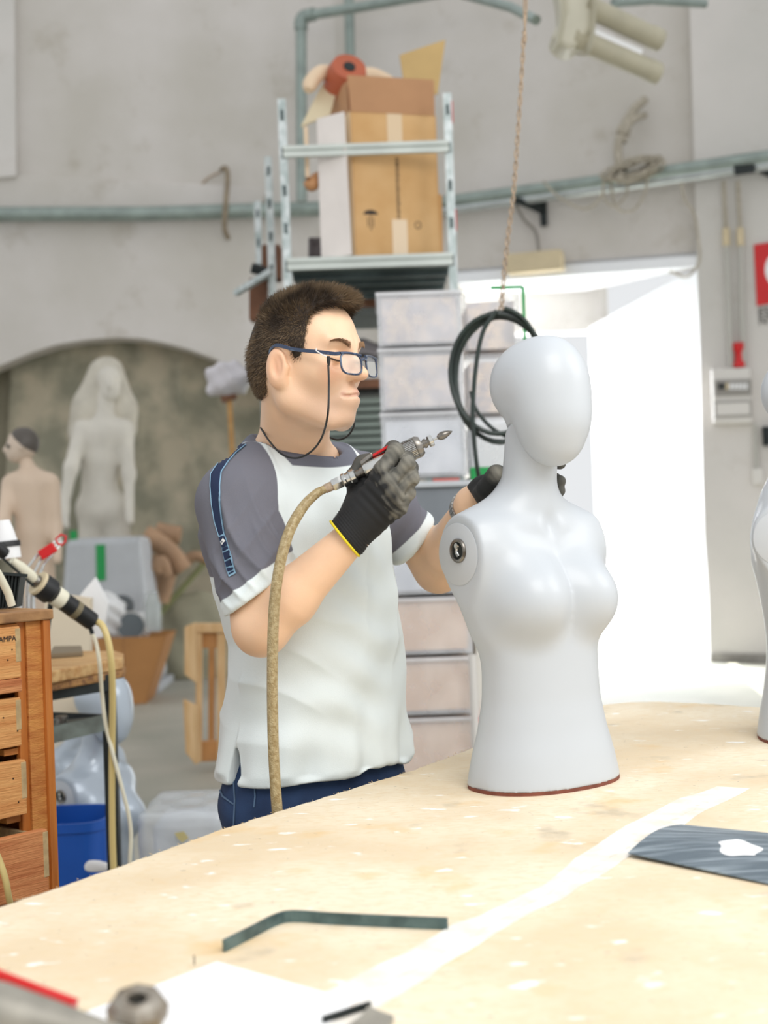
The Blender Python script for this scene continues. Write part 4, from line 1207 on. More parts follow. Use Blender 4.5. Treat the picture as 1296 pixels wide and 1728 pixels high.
# ---------------------------------------------------------------- pipes and wiring on the walls
def leadtube(name, pts, r, m, label=None, cat=None, group=None, n=12, parent=None, sm=True):
    g = G(); g.tube(pts, r, n); return out(name, g, m, parent, label, cat, group, smooth=sm)
leadtube('zinc_pipe', [LWp(-520, 362, .16), LWp(-120, 362, .16), LWp(250, 361, .16), LWp(545, 352, .16)], .068, M_zinc, 'long grey-green zinc pipe running level along the left wall', 'pipe')
rp = thing('cable_duct', RWp(770, 340), 'zinc cable duct and pipe sloping along the wall above the doorway', 'duct')
leadtube('pipe', [RWp(690, 349, .18), RWp(770, 338, .18), RWp(1040, 302, .26), RWp(1340, 258, .34), RWp(1700, 200, .34)], .055, M_zinc, parent=rp)
leadtube('lower_pipe', [RWp(690, 362, .16), RWp(770, 352, .16), RWp(1040, 315, .24), RWp(1340, 272, .32), RWp(1700, 216, .32)], .045, M_zincl, parent=rp)
for px, py in ((1255, 277),):
    g = G(); a = RWp(px, py - 16, .33); b = RWp(px + 2, py + 16, .33); g.bar(a, b, .05, .16); out('pipe_clamp', g, M_dark, rp)
br = thing('wall_bracket', RWp(915, 375), 'dark green angle bracket carrying the duct over the doorway', 'bracket')
g = G(); g.bar(RWp(917, 340, .03), RWp(918, 381, .03), .05, .05); out('upright', g, M_dark, br)
g = G(); g.bar(RWp(915, 348, .05), RWp(868, 338, .3), .04, .05); out('arm', g, M_dark, br)
g = G(); g.bar(RWp(916, 358, .05), RWp(880, 343, .25), .03, .03); out('brace', g, M_dark, br)
b2 = thing('wall_bracket', RWp(1290, 292), 'dark bracket under the duct at the right edge of the picture', 'bracket')
g = G(); g.bar(RWp(1272, 280, .33), RWp(1312, 298, .20), .05, .05); out('arm', g, M_dark, b2)
# upper left pipe with elbow
up = thing('elbow_pipe', LWp(510, 330), 'green zinc pipe with an elbow above the shelf', 'pipe')
pz = P(509, 340, 12.4); pt_ = P(508, 36, 12.4)
leadtube('riser', [pz, pt_], .048, M_zinc, parent=up)
leadtube('elbow', spline([P(508, 50, 12.4), P(508, 36, 12.4), P(514, 28, 12.4), P(530, 24, 12.35)], 5), .060, M_zinc, parent=up)
leadtube('crossbar', [P(526, 25, 12.36), P(600, 13, 12.1), P(690, -3, 11.8), P(860, -32, 11.3)], .044, M_zinc, parent=up)
leadtube('zinc_pipe', [P(588, -40, 12.7), P(591, 100, 12.7), P(594, 200, 12.7)], .045, M_zinc, 'short vertical zinc pipe behind the cardboard boxes', 'pipe')
leadtube('zinc_pipe', [P(780, -10, 9.0), P(862, 12, 8.6), P(905, 34, 8.3)], .03, M_zinc, 'thin pipe end left of the cream twin-tube fixture', 'pipe')
leadtube('zinc_pipe', [P(1035, 5, 9), P(1100, 0, 9.2), P(1190, 6, 9.4)], .03, M_zinc, 'thin pipe with a dark end at the top above the twin tubes', 'pipe')
# bent hook on the left wall
leadtube('wall_hook', spline([LWp(374, 286, .06), LWp(381, 284, .12), LWp(384, 300, .14), LWp(381, 345, .26), LWp(379, 385, .22), LWp(385, 402, .12)], 6), .024, mat('rusty_rod', (142, 128, 108), rough=.8, var=.2, scale=20), 'bent rusty rod hooked over the pipe on the left wall', 'hook')
leadtube('loose_wire', spline([LWp(340, 312, .03), LWp(352, 300, .05), LWp(372, 290, .05)], 6), .010, M_rope, 'short wire running to the rusty hook on the left wall', 'wire')

# cream twin tube heater
M_cream = mat('cream_enamel', (204, 200, 182), rough=.45, var=.05, scale=4)
M_creamd = mat('cream_tube', (176, 170, 148), rough=.5, var=.1, scale=4)
ht = thing('twin_tube_heater', P(1000, 60, 8), 'cream ceiling heater with two parallel tubes at the top right', 'heater')
for a, b in (((985, 8), (1108, 66)), ((965, 62), (1104, 122))):
    g = G(); A_, B_ = P(a[0], a[1], 8.0), P(b[0], b[1], 8.15); g.tube([A_, B_], .062, 20)
    t = out('tube', g, M_creamd, ht, smooth=True, angle=50)
    d_ = (B_ - A_).normalized(); g = G(); g.lathe([(.045, 0), (.064, 0), (.066, .02), (.066, .07), (.060, .08), (.0, .08)], B_ - d_ * .05, d_, 24); out('end_ring', g, M_creamd, t, smooth=True, angle=40)
g = G(); g.sheet(lambda u, v: P(938 + 60 * u + 8 * math.sin(v * 3.1), 62 - 90 * v + (1 - u) * 12 * math.cos(v * 1.6) + 22 * u * (1 - v), 7.95 + .25 * math.sin(u * 3.14) - .1), 8, 8, (0, .22, .03)); out('housing', g, M_cream, ht, smooth=True, angle=60)
g = G(); g.prism([P(930, 60, 7.95), P(948, 78, 7.95), P(968, 82, 7.95), P(1000, 50, 7.95), P(1003, -30, 7.95), P(950, -30, 7.95), P(952, 20, 7.95)], (0, .25, 0)); out('body', g, M_cream, ht, bevel=.03)
g = G(); g.hexa([P(1000, 46, 8.0), P(1002, 58, 8.0), P(1000, 46, 8.1), P(1002, 58, 8.1), P(1085, 84, 8.1), P(1082, 94, 8.1), P(1085, 84, 8.2), P(1082, 94, 8.2)]); out('spacer', g, M_paperw, ht)
g = G(); a = P(975, 0, 8.1); g.tube([a, Vector((a.x, a.y, 7.0))], .015, 8); out('hanger', g, M_dark, ht)

# rope and hanging coil
M_coil = mat('dark_green_hose', (24, 40, 34), rough=.4, var=.3, scale=20, coat=.2)
rope = thing('hanging_rope', P(885, -60, 4.4), 'twisted twine rope hanging from above down to the hose coil', 'rope')
for off in (-1, 1):
    base = [(912, -1300), (888, -60), (884, 60), (878, 160), (872, 250), (866, 330), (857, 400), (850, 470), (845, 530)]
    sp = spline([P(x, y, 4.42) for x, y in base], 14)
    n = len(sp); g = G(); g.tube([p + Vector((math.cos(i * .9 + off * 1.57), math.sin(i * .9 + off * 1.57), 0)) * (.004 + .002 * (i / n)) for i, p in enumerate(sp)], .0033, 6); out('strand', g, M_rope, rope, smooth=True)
coil = thing('hose_coil', P(843, 740, 4.4), 'dark green hose coiled in a big loop behind the mannequin head', 'hose')
pts = []
for k in range(4 * 36 + 10):
    t = -2 * math.pi * k / 36 + 1.4; w_ = k / 36
    rx = 77 + 3 * math.sin(w_ * 2.1); ry = 104 + 5 * math.sin(w_ * 3 + 1)
    x = 843 + rx * math.cos(t) + (w_ - 2) * 2.5; y = 632 - ry * math.sin(t) + (w_ - 1.5) * (3.5 + 3.5 * (math.sin(t) < 0))
    pts.append(P(x, y, 4.38 + .012 * w_ + .012 * math.cos(t * 2)))
leadtube('coil', pts, .0075, M_coil, parent=coil, n=10)
leadtube('tail', spline([P(838, 524, 4.36), P(815, 560, 4.36), P(803, 620, 4.36), P(798, 690, 4.36), P(800, 740, 4.36), P(804, 780, 4.36), P(810, 815, 4.37)], 8), .007, M_coil, parent=coil)
leadtube('tail', spline([P(795, 660, 4.42), P(803, 690, 4.42), P(830, 722, 4.42), P(870, 745, 4.42)], 8), .006, M_coil, parent=coil)

# beige junction box above the door and its lead
M_beige = mat('beige_box', (208, 192, 158), rough=.6, var=.05)
jb = thing('junction_box', RWp(907, 455, .1), 'beige box fixed on the wall above the doorway', 'box')
g = G(); g.prism([RWp(858, 432, .1), RWp(860, 466, .1), RWp(955, 458, .1), RWp(952, 423, .1)], nr * .12); out('case', g, M_beige, jb, bevel=.02)
leadtube('cable', spline([RWp(870, 345, .2), RWp(884, 370, .12), RWp(904, 392, .06), RWp(910, 430, .16)], 6), .014, mat('grey_cable', (140, 134, 126), rough=.7), parent=jb)
M_cab = mat('grey_cable_bundle', (150, 142, 126), rough=.8, col2=(190, 182, 166), scale=50)
cb = thing('cable_bundle', RWp(1070, 300, .3), 'tangled bundle of grey cables tied on the duct above the doorway', 'cables')
for k in range(24):
    a0 = rnd.uniform(0, 6.28); cx, cy = 1068 + rnd.uniform(-12, 12), 285 + rnd.uniform(-5, 5); rx, ry = rnd.uniform(28, 48), rnd.uniform(9, 17); tl = -.33
    pp = []
    for j in range(13):
        t = a0 + j * .5; x = rx * math.cos(t); y = ry * math.sin(t)
        pp.append(RWp(cx + x * math.cos(tl) - y * math.sin(tl), cy + x * math.sin(tl) + y * math.cos(tl), .40 + .08 * math.sin(t * 2 + k)))
    leadtube('cable', pp, .0085, M_cab, parent=cb, n=6)
for pts_ in ([(1020, 300), (1018, 330), (1035, 348), (1056, 330), (1060, 300)], [(1030, 308), (1040, 350), (1068, 355), (1088, 325), (1092, 295)], [(917, 306), (940, 330), (975, 350), (1000, 348), (1018, 325)], [(1150, 308), (1155, 335), (1172, 362), (1178, 400), (1180, 440), (1160, 466), (1130, 458)]):
    leadtube('cable', spline([RWp(x, y, .38) for x, y in pts_], 6), .011, M_cab, parent=cb, n=6)
leadtube('thick_cable', spline([RWp(1046, 285, .35), RWp(1043, 250, .3), RWp(1052, 215, .25), RWp(1070, 185, .2), RWp(1088, 168, .1)], 6), .038, M_cab, parent=cb)
leadtube('thick_cable', spline([RWp(1052, 240, .28), RWp(1060, 212, .25), RWp(1076, 198, .2), RWp(1088, 194, .1)], 6), .028, M_cab, parent=cb)
g = G(); g.tube([RWp(1043, 219, .28), RWp(1062, 222, .28)], .045, 8); out('tie', g, M_cab, cb)

# conduits, fuse board, alarm, sign on the right column
def COL(px, py, off=0.): return RWp(px, py, .14 + off)
M_cond = mat('grey_conduit', (184, 182, 174), rough=.5)
for x0, x1, lab in ((1222, 1232, 'left of two grey vertical conduits over the fuse board'), (1246, 1252, 'right of two grey vertical conduits over the fuse board')):
    c_ = thing('conduit', COL(x1, 610, .04), lab, 'conduit', 'conduits over the fuse board')
    leadtube('tube', [COL(x0 + 4, 395, .05), COL(x1 + 2, 622, .05)], .022, M_cond, parent=c_)
    leadtube('cable', [COL(x0 - 1, 305, .1), COL(x0 + 1, 350, .06), COL(x0 + 4, 400, .05)], .018, M_cab, parent=c_)
    leadtube('coupling', [COL(x0 + 3, 385, .05), COL(x0 + 4, 415, .05)], .030, M_beige, parent=c_)
fb = thing('fuse_board', COL(1235, 720), 'white fuse board with two windows on the wall right of the doorway', 'fuse board')
def cq(name, x0, y0, x1, y1, o0, th_, m, par, bev=0.):
    g = G(); g.prism([COL(x0, y0, o0), COL(x0 + (y1 - y0) * .035, y1, o0), COL(x1 + (y1 - y0) * .035, y1 - 2, o0), COL(x1, y0 - 2, o0)], nr * th_); return out(name, g, m, par, bevel=bev)
M_fbw = mat('fuse_board_plastic', (218, 214, 208), rough=.5); M_smoke = mat('smoked_window', (150, 146, 140), rough=.2)
cq('case', 1203, 624, 1268, 716, 0, .10, M_fbw, fb, .012)
for y0 in (641, 677):
    f_ = cq('window_frame', 1206, y0, 1268, y0 + 28, .10, .012, mat('window_rim', (160, 156, 150), rough=.5), fb, .003)
    cq('window', 1209, y0 + 4, 1265, y0 + 24, .112, .006, M_smoke if y0 < 660 else M_fbw, f_)
    if y0 < 660:
        for k in range(8):
            cq('breaker', 1212 + k * 6.4, y0 + 7, 1216.5 + k * 6.4, y0 + 17, .118, .012, (M_beige if k == 2 else M_paperw if k > 2 else M_dark), f_)
al = thing('alarm_lamp', COL(1247, 618, .05), 'small red alarm beacon on top of the fuse board', 'lamp')
g = G(); b_ = COL(1248, 620, .05); g.lathe([(.0, 0), (.048, 0), (.048, .03), (.036, .06), (.034, .12), (.046, .15), (.046, .20), (0, .20)], b_, (0, 0, 1), 16); out('body', g, M_red, al, smooth=True, angle=40)
leadtube('conduit', [COL(1275, 716, .03), COL(1277, 800, .03)], .018, M_cond, 'short thin conduit below the fuse board', 'conduit')
g = G(); g.prism([COL(1270, 792, .0), COL(1272, 818, 0), COL(1290, 816, 0), COL(1288, 790, 0)], nr * .06); out('wall_socket', g, M_fbw, label='small white socket box on the wall below the fuse board', cat='socket', bevel=.006)
leadtube('air_valve', [COL(1294, 720, .02), COL(1296, 752, .02)], .04, M_dark, 'dark round valve on the wall beside the second mannequin neck', 'valve')
sg = thing('fire_sign', COL(1320, 515, 0), 'red square safety sign with a white pictogram on the right wall', 'sign')
g = G(); g.prism([COL(1272, 413, .01), COL(1277, 516, .01), COL(1382, 500, .01), COL(1377, 397, .01)], nr * .008); out('plate', g, M_red, sg)
def disc(cx, cy, rx, ry, off, n=28): return [COL(cx + rx * math.cos(2 * math.pi * k / n), cy + ry * math.sin(2 * math.pi * k / n), off) for k in range(n)]
g = G(); g.prism(disc(1318, 455, 27, 32, .019), nr * .002); out('pictogram', g, M_paperw, sg)
def text(name, s, loc, size, xdir, updir, m, parent=None, ext=.001, **k):
    cu = bpy.data.curves.new(name, 'FONT'); cu.body = s; cu.size = size; cu.extrude = ext
    o = bpy.data.objects.new(name, cu); C.objects.link(o)
    dg = bpy.context.evaluated_depsgraph_get(); me = bpy.data.meshes.new_from_object(o.evaluated_get(dg)); bpy.data.objects.remove(o)
    me.name = name; me.materials.clear(); me.materials.append(m)
    o = bpy.data.objects.new(name, me); C.objects.link(o)
    x = Vector(xdir).normalized(); z_ = x.cross(Vector(updir)).normalized(); y = z_.cross(x)
    Mx = Matrix((x, y, z_)).transposed()
    for v in me.vertices: v.co = Mx @ v.co + Vector(loc) - (wloc(parent) if parent else Vector(loc))
    if parent: o.parent = parent
    else: o.location = loc
    return tag(o, **k)
text('lettering', 'ES', COL(1279, 534, .012), .10, dr * -1 if dr.x < 0 else dr, (0, 0, 1), M_ink, sg)
text('lettering', 'N\u00b0', COL(1280, 548, .012), .09, dr * -1 if dr.x < 0 else dr, (0, 0, 1), M_ink, sg)

# ---------------------------------------------------------------- galvanised rack with boxes
M_galv = mat('galvanised_post', (206, 212, 212), rough=.45, metal=.35, col2=(160, 172, 170), scale=30, stretch=(1, 1, .6))
M_beamg = mat('rack_beam', (196, 202, 196), rough=.5, metal=.2, var=.06)
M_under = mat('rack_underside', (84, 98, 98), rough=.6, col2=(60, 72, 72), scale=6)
M_wood = mat('pine', (206, 164, 106), rough=.7, col2=(188, 140, 82), scale=6, stretch=(1, 1, 8), detail=4)
M_brown = mat('brown_board', (122, 84, 62), rough=.8, var=.15, scale=6)
D0, D1, D2 = 6.8, 7.84, 8.9
XL, XR = P(480, 300, D0).x, P(759, 300, D0).x
XL1, XL2 = P(457, 400, D1).x, P(438, 450, D2).x
def zat(px, py, d): return P(px, py, d).z
rack = thing('steel_rack', ((XL + XR) / 2, D1, 0), 'tall galvanised steel rack with slotted posts behind the worker', 'rack')
def post(x, y, ztop):
    g = G(); g.box((x, y, ztop / 2), (.040, .030, ztop)); p_ = out('post', g, M_galv, rack)
    g = G()
    for k in range(int((ztop - .3) / .18)):
        g.box((x, y - .0158, ztop - .08 - k * .18), (.016, .003, .05))
    out('slots', g, M_under, p_, kind='stuff')
zt = zat(472, 168, D0)
for x, y, z_ in ((XL, D0, zt), (XR, D0, zt), (XL1, D1, zat(455, 265, D1)), (XR - .04, D1, zat(455, 265, D1)), (XL2, D2, zat(437, 340, D2)), (XR - .08, D2, zat(437, 340, D2))): post(x, y, z_)
g = G()
for x in ((XR + .018),):
    for zz in (zat(757, 190, D0), zat(763, 372, D0)): g.box((x + .004, D0, zz), (.006, .03, .10))
out('red_markers', g, M_red, rack, kind='stuff')
def beam(z0, z1, y, name='beam', x0=None, x1=None):
    x0 = XL if x0 is None else x0; x1 = XR if x1 is None else x1
    g = G(); h = z1 - z0
    g.box(((x0 + x1) / 2, y - .02, z0 + h * .82), (x1 - x0, .03, h * .36)); g.box(((x0 + x1) / 2, y - .012, z0 + h * .5), (x1 - x0, .02, h * .5)); g.box(((x0 + x1) / 2, y - .02, z0 + h * .18), (x1 - x0, .03, h * .36))
    return out(name, g, M_beamg, rack)
beam(zat(620, 263, D0), zat(620, 244, D0), D0)
zs0, zs1 = zat(620, 453, D0), zat(620, 433, D0)
beam(zs0, zs1, D0); beam(zs0, zs1, D1); beam(zs0 - .02, zs1 - .02, D2)
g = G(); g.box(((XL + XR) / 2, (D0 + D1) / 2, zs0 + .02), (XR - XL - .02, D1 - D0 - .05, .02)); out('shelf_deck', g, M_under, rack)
g = G()
for k in range(4): g.box(((XL + XR) / 2, D0 + .2 + k * .22, zs0), (XR - XL - .03, .05, .03))
out('shelf_ribs', g, M_under, rack, kind='stuff')
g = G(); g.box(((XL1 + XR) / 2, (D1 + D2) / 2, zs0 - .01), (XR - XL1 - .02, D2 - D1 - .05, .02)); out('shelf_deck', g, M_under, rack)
g = G(); g.bar((XL1, D1, zs1 - .35), (XL, D0 + .06, zs1 - .05), .025, .02); out('brace', g, M_galv, rack)
g = G(); g.bar((XL1 + .01, D1 - .04, zs1 - .05), (XL + .01, D0 + .05, zs1 - .32), .025, .02); out('brace', g, M_galv, rack)
for yb in (512, 648):
    zb = zat(620, yb, D1)
    g = G(); g.box(((XL1 + XR) / 2 - .02, D1 - .03, zb), (XR - XL1, .03, .05)); out('lower_beam', g, M_brown, rack)
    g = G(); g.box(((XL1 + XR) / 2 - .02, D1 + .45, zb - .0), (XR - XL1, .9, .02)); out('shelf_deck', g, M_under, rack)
M_sheet = mat('grey_green_sheet', (134, 146, 138), rough=.6, var=.1, scale=4)
for k in range(9):
    z_ = zat(620, 782 - k * 13, D1 + .1)
    g = G(); g.box(((XL1 + XR) / 2 - .02 + rnd.uniform(-.01, .01), D1 + .35, z_), (XR - XL1 - .05, .6, .030)); tag(out('metal_tray', g, M_sheet), ('lowest', 'second lowest', 'third lowest', 'fourth from the bottom', 'middle', 'fourth from the top', 'third from the top', 'second from the top', 'topmost')[k] + ' flat grey-green tray stacked on the low shelf behind the worker', 'tray', 'trays stacked on the low shelf')
    if k == 0:
        g = G(); g.box(((XL1 + XR) / 2 - .02, D1 + .3, z_ - .04), (XR - XL1, .9, .03)); out('shelf_deck', g, M_under, rack)
g = G(); z_ = zat(620, 640, D1 + .2)
g.sheet(lambda u, v: Vector((XL1 + .15 + u * .8, D1 + .15 + .3 * v, z_ + .03 + (.20 + .02 * math.sin(u * 20)) * math.sin(math.pi * min(1, u * .9 + .1)) ** .5 * math.sin(math.pi * (v * .6 + .2)))), 14, 8, (0, 0, -.01))
out('plastic_film', g, mat('grey_film', (176, 168, 170), rough=.3, var=.1, scale=10), label='crumpled greyish plastic film on the middle rack shelf behind the worker', cat='film')

# big moving box on the top shelf
bx = thing('moving_box', P(665, 434, 7.1), 'tall open cardboard moving box with raised flaps on the top shelf', 'box')
F0, F1 = P(597, 436, 6.86), P(741, 431, 6.98)
F0.z = F1.z = zs1 + .004
zB = zat(660, 192, 6.92); 
fd_ = (F1 - F0).normalized(); bk_ = Vector((-fd_.y, fd_.x, 0)) * .42
if bk_.y < 0: bk_ = -bk_
F0 = P(600, 436, 6.86); F1 = P(741, 431, 6.98); F0.z = F1.z = zs1 + .004
Ht = Vector((0, 0, zB - F0.z))
T_ = .008
def panel(name, a, b, c, d, m, par, th=None, **k):
    n = (b - a).cross(d - a).normalized() * (th or T_); g = G(); g.prism([a, b, c, d], n); return out(name, g, m, par, **k)
panel('front_panel', F0, F1, F1 + Ht, F0 + Ht, M_card, bx)
panel('right_panel', F1, F1 + bk_, F1 + bk_ + Ht, F1 + Ht, M_card, bx)
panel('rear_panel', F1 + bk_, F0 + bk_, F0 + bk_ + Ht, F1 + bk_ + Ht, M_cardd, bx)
panel('left_panel', F0 + bk_, F0, F0 + Ht, F0 + bk_ + Ht, mat('cardboard_lit_side', (222, 196, 158), rough=.85), bx)  # paler colour on this side paints the light falling on it
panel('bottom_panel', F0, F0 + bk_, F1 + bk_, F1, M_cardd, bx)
lf = Vector((0, -.05, zat(660, 134, 6.9) - zB))
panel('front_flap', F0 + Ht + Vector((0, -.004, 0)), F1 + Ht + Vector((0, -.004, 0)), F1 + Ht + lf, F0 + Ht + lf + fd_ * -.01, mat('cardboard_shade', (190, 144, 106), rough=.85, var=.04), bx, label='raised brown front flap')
a_ = F1 + Ht + bk_ * .95; panel('rear_flap', P(684, 160, 7.25), P(738, 160, 7.3), P(751, 68, 7.35), P(674, 94, 7.3), mat('cardboard_flap', (196, 166, 112), rough=.85, var=.05), bx)
panel('left_flap', P(557, 195, 6.95), P(573, 140, 7.1), P(545, 142, 7.1), P(508, 215, 6.9), mat('pale_flap', (214, 200, 168), rough=.85), bx)
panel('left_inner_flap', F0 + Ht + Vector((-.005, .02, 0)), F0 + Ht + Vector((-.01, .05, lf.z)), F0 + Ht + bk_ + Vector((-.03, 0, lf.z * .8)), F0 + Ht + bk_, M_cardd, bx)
M_tapec = mat('packing_tape', (222, 196, 160), rough=.25)
def onfront(u, v, off=.0): return F0 + (F1 - F0) * u + Ht * v + Vector((fd_.y, -fd_.x, 0)) * (T_ * 1.05 + off)
for u0, u1, v0, v1 in ((.42, .60, .78, 1.0), (.44, .62, 0, .27)):
    g = G(); g.prism([onfront(u0, v0), onfront(u1, v0), onfront(u1, v1), onfront(u0, v1)], Vector((fd_.y, -fd_.x, 0)) * .0015); out('tape_strip', g, M_tapec, bx)
g = G()
for k in range(26):
    v = .28 + .42 * k / 26; s_ = .006 + .004 * rnd.random()
    g.prism([onfront(.505, v), onfront(.505 + .03 + .02 * rnd.random(), v), onfront(.53 + .015 * rnd.random(), v + s_), onfront(.507, v + s_)], Vector((fd_.y, -fd_.x, 0)) * .0012)
out('print_line', g, M_ink, bx, kind='stuff', label='line of small dark print')
nf = Vector((fd_.y, -fd_.x, 0))
# umbrella mark and recycling mark
g = G(); cu_, cv_ = .19, .30
g.prism([onfront(cu_ + .085 * math.cos(t), cv_ + .028 * math.sin(t) * 1.1) for t in [math.pi * k / 12 for k in range(13)]], nf * .0012); out('umbrella_mark', g, M_ink, bx)
g = G(); g.bar(onfront(cu_ - .035, cv_ - .02), onfront(cu_ - .03, cv_ - .085), .004, .001, up=nf); g.bar(onfront(cu_ + .03, cv_ - .02), onfront(cu_ + .03, cv_ - .085), .004, .001, up=nf); g.bar(onfront(cu_, cv_), onfront(cu_, cv_ - .11), .004, .001, up=nf)
out('umbrella_mark_lines', g, M_ink, bx, kind='stuff')
g = G(); rc = [onfront(.75 + .035 * math.cos(t), .235 + .024 * math.sin(t)) for t in [2 * math.pi * k / 3 + .52 + j * .35 for k in range(3) for j in range(5)]]
g.tube(rc, .0022, 5, closed=True); out('recycling_mark', g, M_ink, bx)
# white foam board left of the box, cardboard sheet right
fo = thing('foam_board', P(570, 437, 6.85), 'white printed foam board standing against the left side of the moving box', 'board')
g = G(); a0, a1 = P(542, 437, 6.84), P(594, 437, 6.76); a0.z = a1.z = zs1 + .003; tz_ = zat(560, 196, 6.85) - a0.z
g.prism([a0, a1, a1 + Vector((-.012, .01, tz_)), a0 + Vector((.0, .02, tz_ * .99))], (0, .045, 0)); out('slab', g, mat('foam', (232, 224, 218), rough=.8, var=.03), fo, bevel=.004)
g = G()
for k in range(12):
    v = (rnd.uniform(.05, .5) if k < 9 else rnd.uniform(.8, .95)); c_ = a0 + Vector((.055, -.003 + .02 * v, tz_ * v))
    g.box(c_, (rnd.uniform(.01, .03), .003, rnd.uniform(.01, .04)))
out('print_marks', g, mat('faint_print', (120, 120, 130), rough=.8), fo, kind='stuff')
g = G(); g.prism([P(738, 430, 7.2), P(748, 430, 7.2), P(746, 330, 7.2), P(736, 325, 7.2)], (0, .2, 0)); out('cardboard_sheet', g, M_card, label='cardboard edge showing behind the right side of the moving box', cat='cardboard')
# limbs sticking out of the box
M_terra = mat('terracotta_limb', (178, 92, 62), rough=.55, var=.08); M_flesh = mat('flesh_limb', (226, 200, 168), rough=.5)
lb = thing('limb_form', P(585, 130, 7.05), 'round reddish brown mannequin limb poking out of the moving box', 'mannequin limb')
g = G(); g.lathe([(0, -.02), (.085, -.02), (.100, .03), (.098, .12), (.07, .30), (0, .32)], P(588, 118, 7.0), (-.25, .8, -.45), 24); out('limb', g, M_terra, lb, smooth=True, angle=50)
g = G(); g.lathe([(0, -.025), (.030, -.025), (.030, -.018), (0, -.018)], P(588, 118, 7.0), (-.25, .8, -.45), 16); out('socket', g, M_dark, lb)
g = G(); g.tube(spline([P(519, 152, 6.95), P(528, 135, 7.0), P(545, 122, 7.05), P(575, 128, 7.15)], 6), [.02, .028, .034, .038, .038] + [.038] * 14, 14); out('limb_form', g, M_flesh, label='pale mannequin foot form hanging over the left rim of the moving box', cat='mannequin limb', smooth=True)
g = G(); g.tube(spline([P(610, 128, 7.1), P(630, 128, 7.15), P(655, 140, 7.2)], 6), [.04] * 13, 14); out('limb_form', g, M_flesh, label='pale form behind the reddish limb in the moving box', cat='mannequin limb', smooth=True)
g = G(); g.bar(P(516, 215, 6.9), P(519, 300, 6.9), .035, .02); out('foam_strip', g, M_flesh, label='thin pale strip hanging left of the foam board', cat='strip')
g = G(); g.tube(spline([P(514, 308, 6.9), P(525, 312, 6.9), P(535, 300, 6.95), P(541, 296, 7.0)], 5), [.012, .015, .02, .026, .03, .034, .036, .034, .03, .03, .028, .026, .024, .02, .02, .02], 12); out('limb_form', g, mat('tan_hand', (190, 138, 92), rough=.6), label='small tan hand form hanging beside the foam board', cat='mannequin limb', smooth=True)
# clutter on the rear shelf, left
for x0, y0, x1, y1, d_, m, lab in ((441, 412, 473, 470, 8.0, M_brown, 'brown wooden board standing on the rear rack shelf left of the posts'), (420, 468, 450, 540, 8.1, M_brown, 'brown crate below the rear rack shelf behind the hair of the worker'), (520, 400, 548, 436, 7.5, mat('dark_clutter', (96, 90, 92), rough=.8, var=.3, scale=30), 'dark lump of rags on the top shelf left of the foam board')):
    g = G(); a0, a1 = P(x0, y1, d_), P(x1, y1, d_); b0, b1 = P(x0, y0, d_), P(x1, y0, d_); g.prism([a0, a1, b1, b0], (0, .15, 0)); out('crate_board', g, m, label=lab, cat='board', bevel=.01)
g = G(); g.bar(P(398, 495, 7.9), P(458, 458, 7.7), .035, .03); out('plastic_batten', g, M_galv, label='pale batten slanting out of the rack above the hair of the worker', cat='batten')
g = G(); g.tube(spline([P(425, 452, 7.9), P(438, 456, 7.9), P(452, 462, 7.9)], 4), .03, 8); out('work_glove_rag', g, M_dark, label='dark rag hanging over the slanting batten', cat='rag')

# ---------------------------------------------------------------- stack of clear plastic boxes
def clearmat(name, col, a, rough=.25):
    m = mat(name, col, rough=rough, alpha=a, var=.08, scale=8, spec=.7); return m
M_clear = clearmat('clear_plastic', (236, 238, 242), .30)
M_rimc = clearmat('clear_rim', (232, 232, 234), .6)
M_fill = mat('mottled_contents', (206, 198, 200), rough=.8, col2=(246, 226, 208), scale=20, detail=5, lo=.4, hi=.6)
M_fill2 = mat('tan_contents', (240, 196, 150), rough=.8, col2=(246, 210, 170), scale=9)
M_fill3 = mat('pale_contents', (220, 224, 232), rough=.8, col2=(236, 238, 242), scale=9)
rowsy = [(490, 583, 0), (585, 692, 0), (694, 806, 2), (905, 1004, 2), (1008, 1106, 1), (1110, 1208, 1), (1212, 1330, 1)]
DB = 5.3
xb0, xb1 = P(640, 700, DB).x, P(787, 700, DB).x
names = ['topmost', 'second from the top', 'third from the top', 'just under the grey tub', 'upper of three tan-filled', 'middle of three tan-filled', 'lowest']
for i, (ya, yb, f_) in enumerate(rowsy):
    za, zb = zat(715, ya, DB), zat(715, yb, DB)
    t = thing('clear_box', ((xb0 + xb1) / 2, DB + .25, zb), 'clear plastic storage box in the stack behind the worker, ' + names[i], 'box', 'clear boxes stacked behind the worker')
    cx_, cy_ = (xb0 + xb1) / 2, DB + .25; W_, Dp = xb1 - xb0, .5
    g = G(); e = .006
    g.box((cx_, cy_, zb + .006), (W_ - .02, Dp - .02, .008))
    for sx, sy, lx, ly in ((0, -1, W_ - .014, .004), (0, 1, W_ - .014, .004), (-1, 0, .004, Dp - .014), (1, 0, .004, Dp - .014)):
        g.box((cx_ + sx * (W_ / 2 - .008), cy_ + sy * (Dp / 2 - .008), (za + zb) / 2), (lx, ly, za - zb - .012))
    out('tub', g, M_clear, t)
    g = G(); g.box((cx_, cy_, za - .009), (W_, Dp, .016)); out('lid', g, M_rimc, t, bevel=.004)
    g = G(); h_ = (za - zb) * (.84 if i < 3 else .93); nn2 = 5
    mm = (M_fill, M_fill2, M_fill3)[f_]
    g.box((cx_, cy_, zb + .012 + h_ / 2), (W_ - .045, Dp - .05, h_ - .01)); out('contents', g, mm, t, kind='stuff')
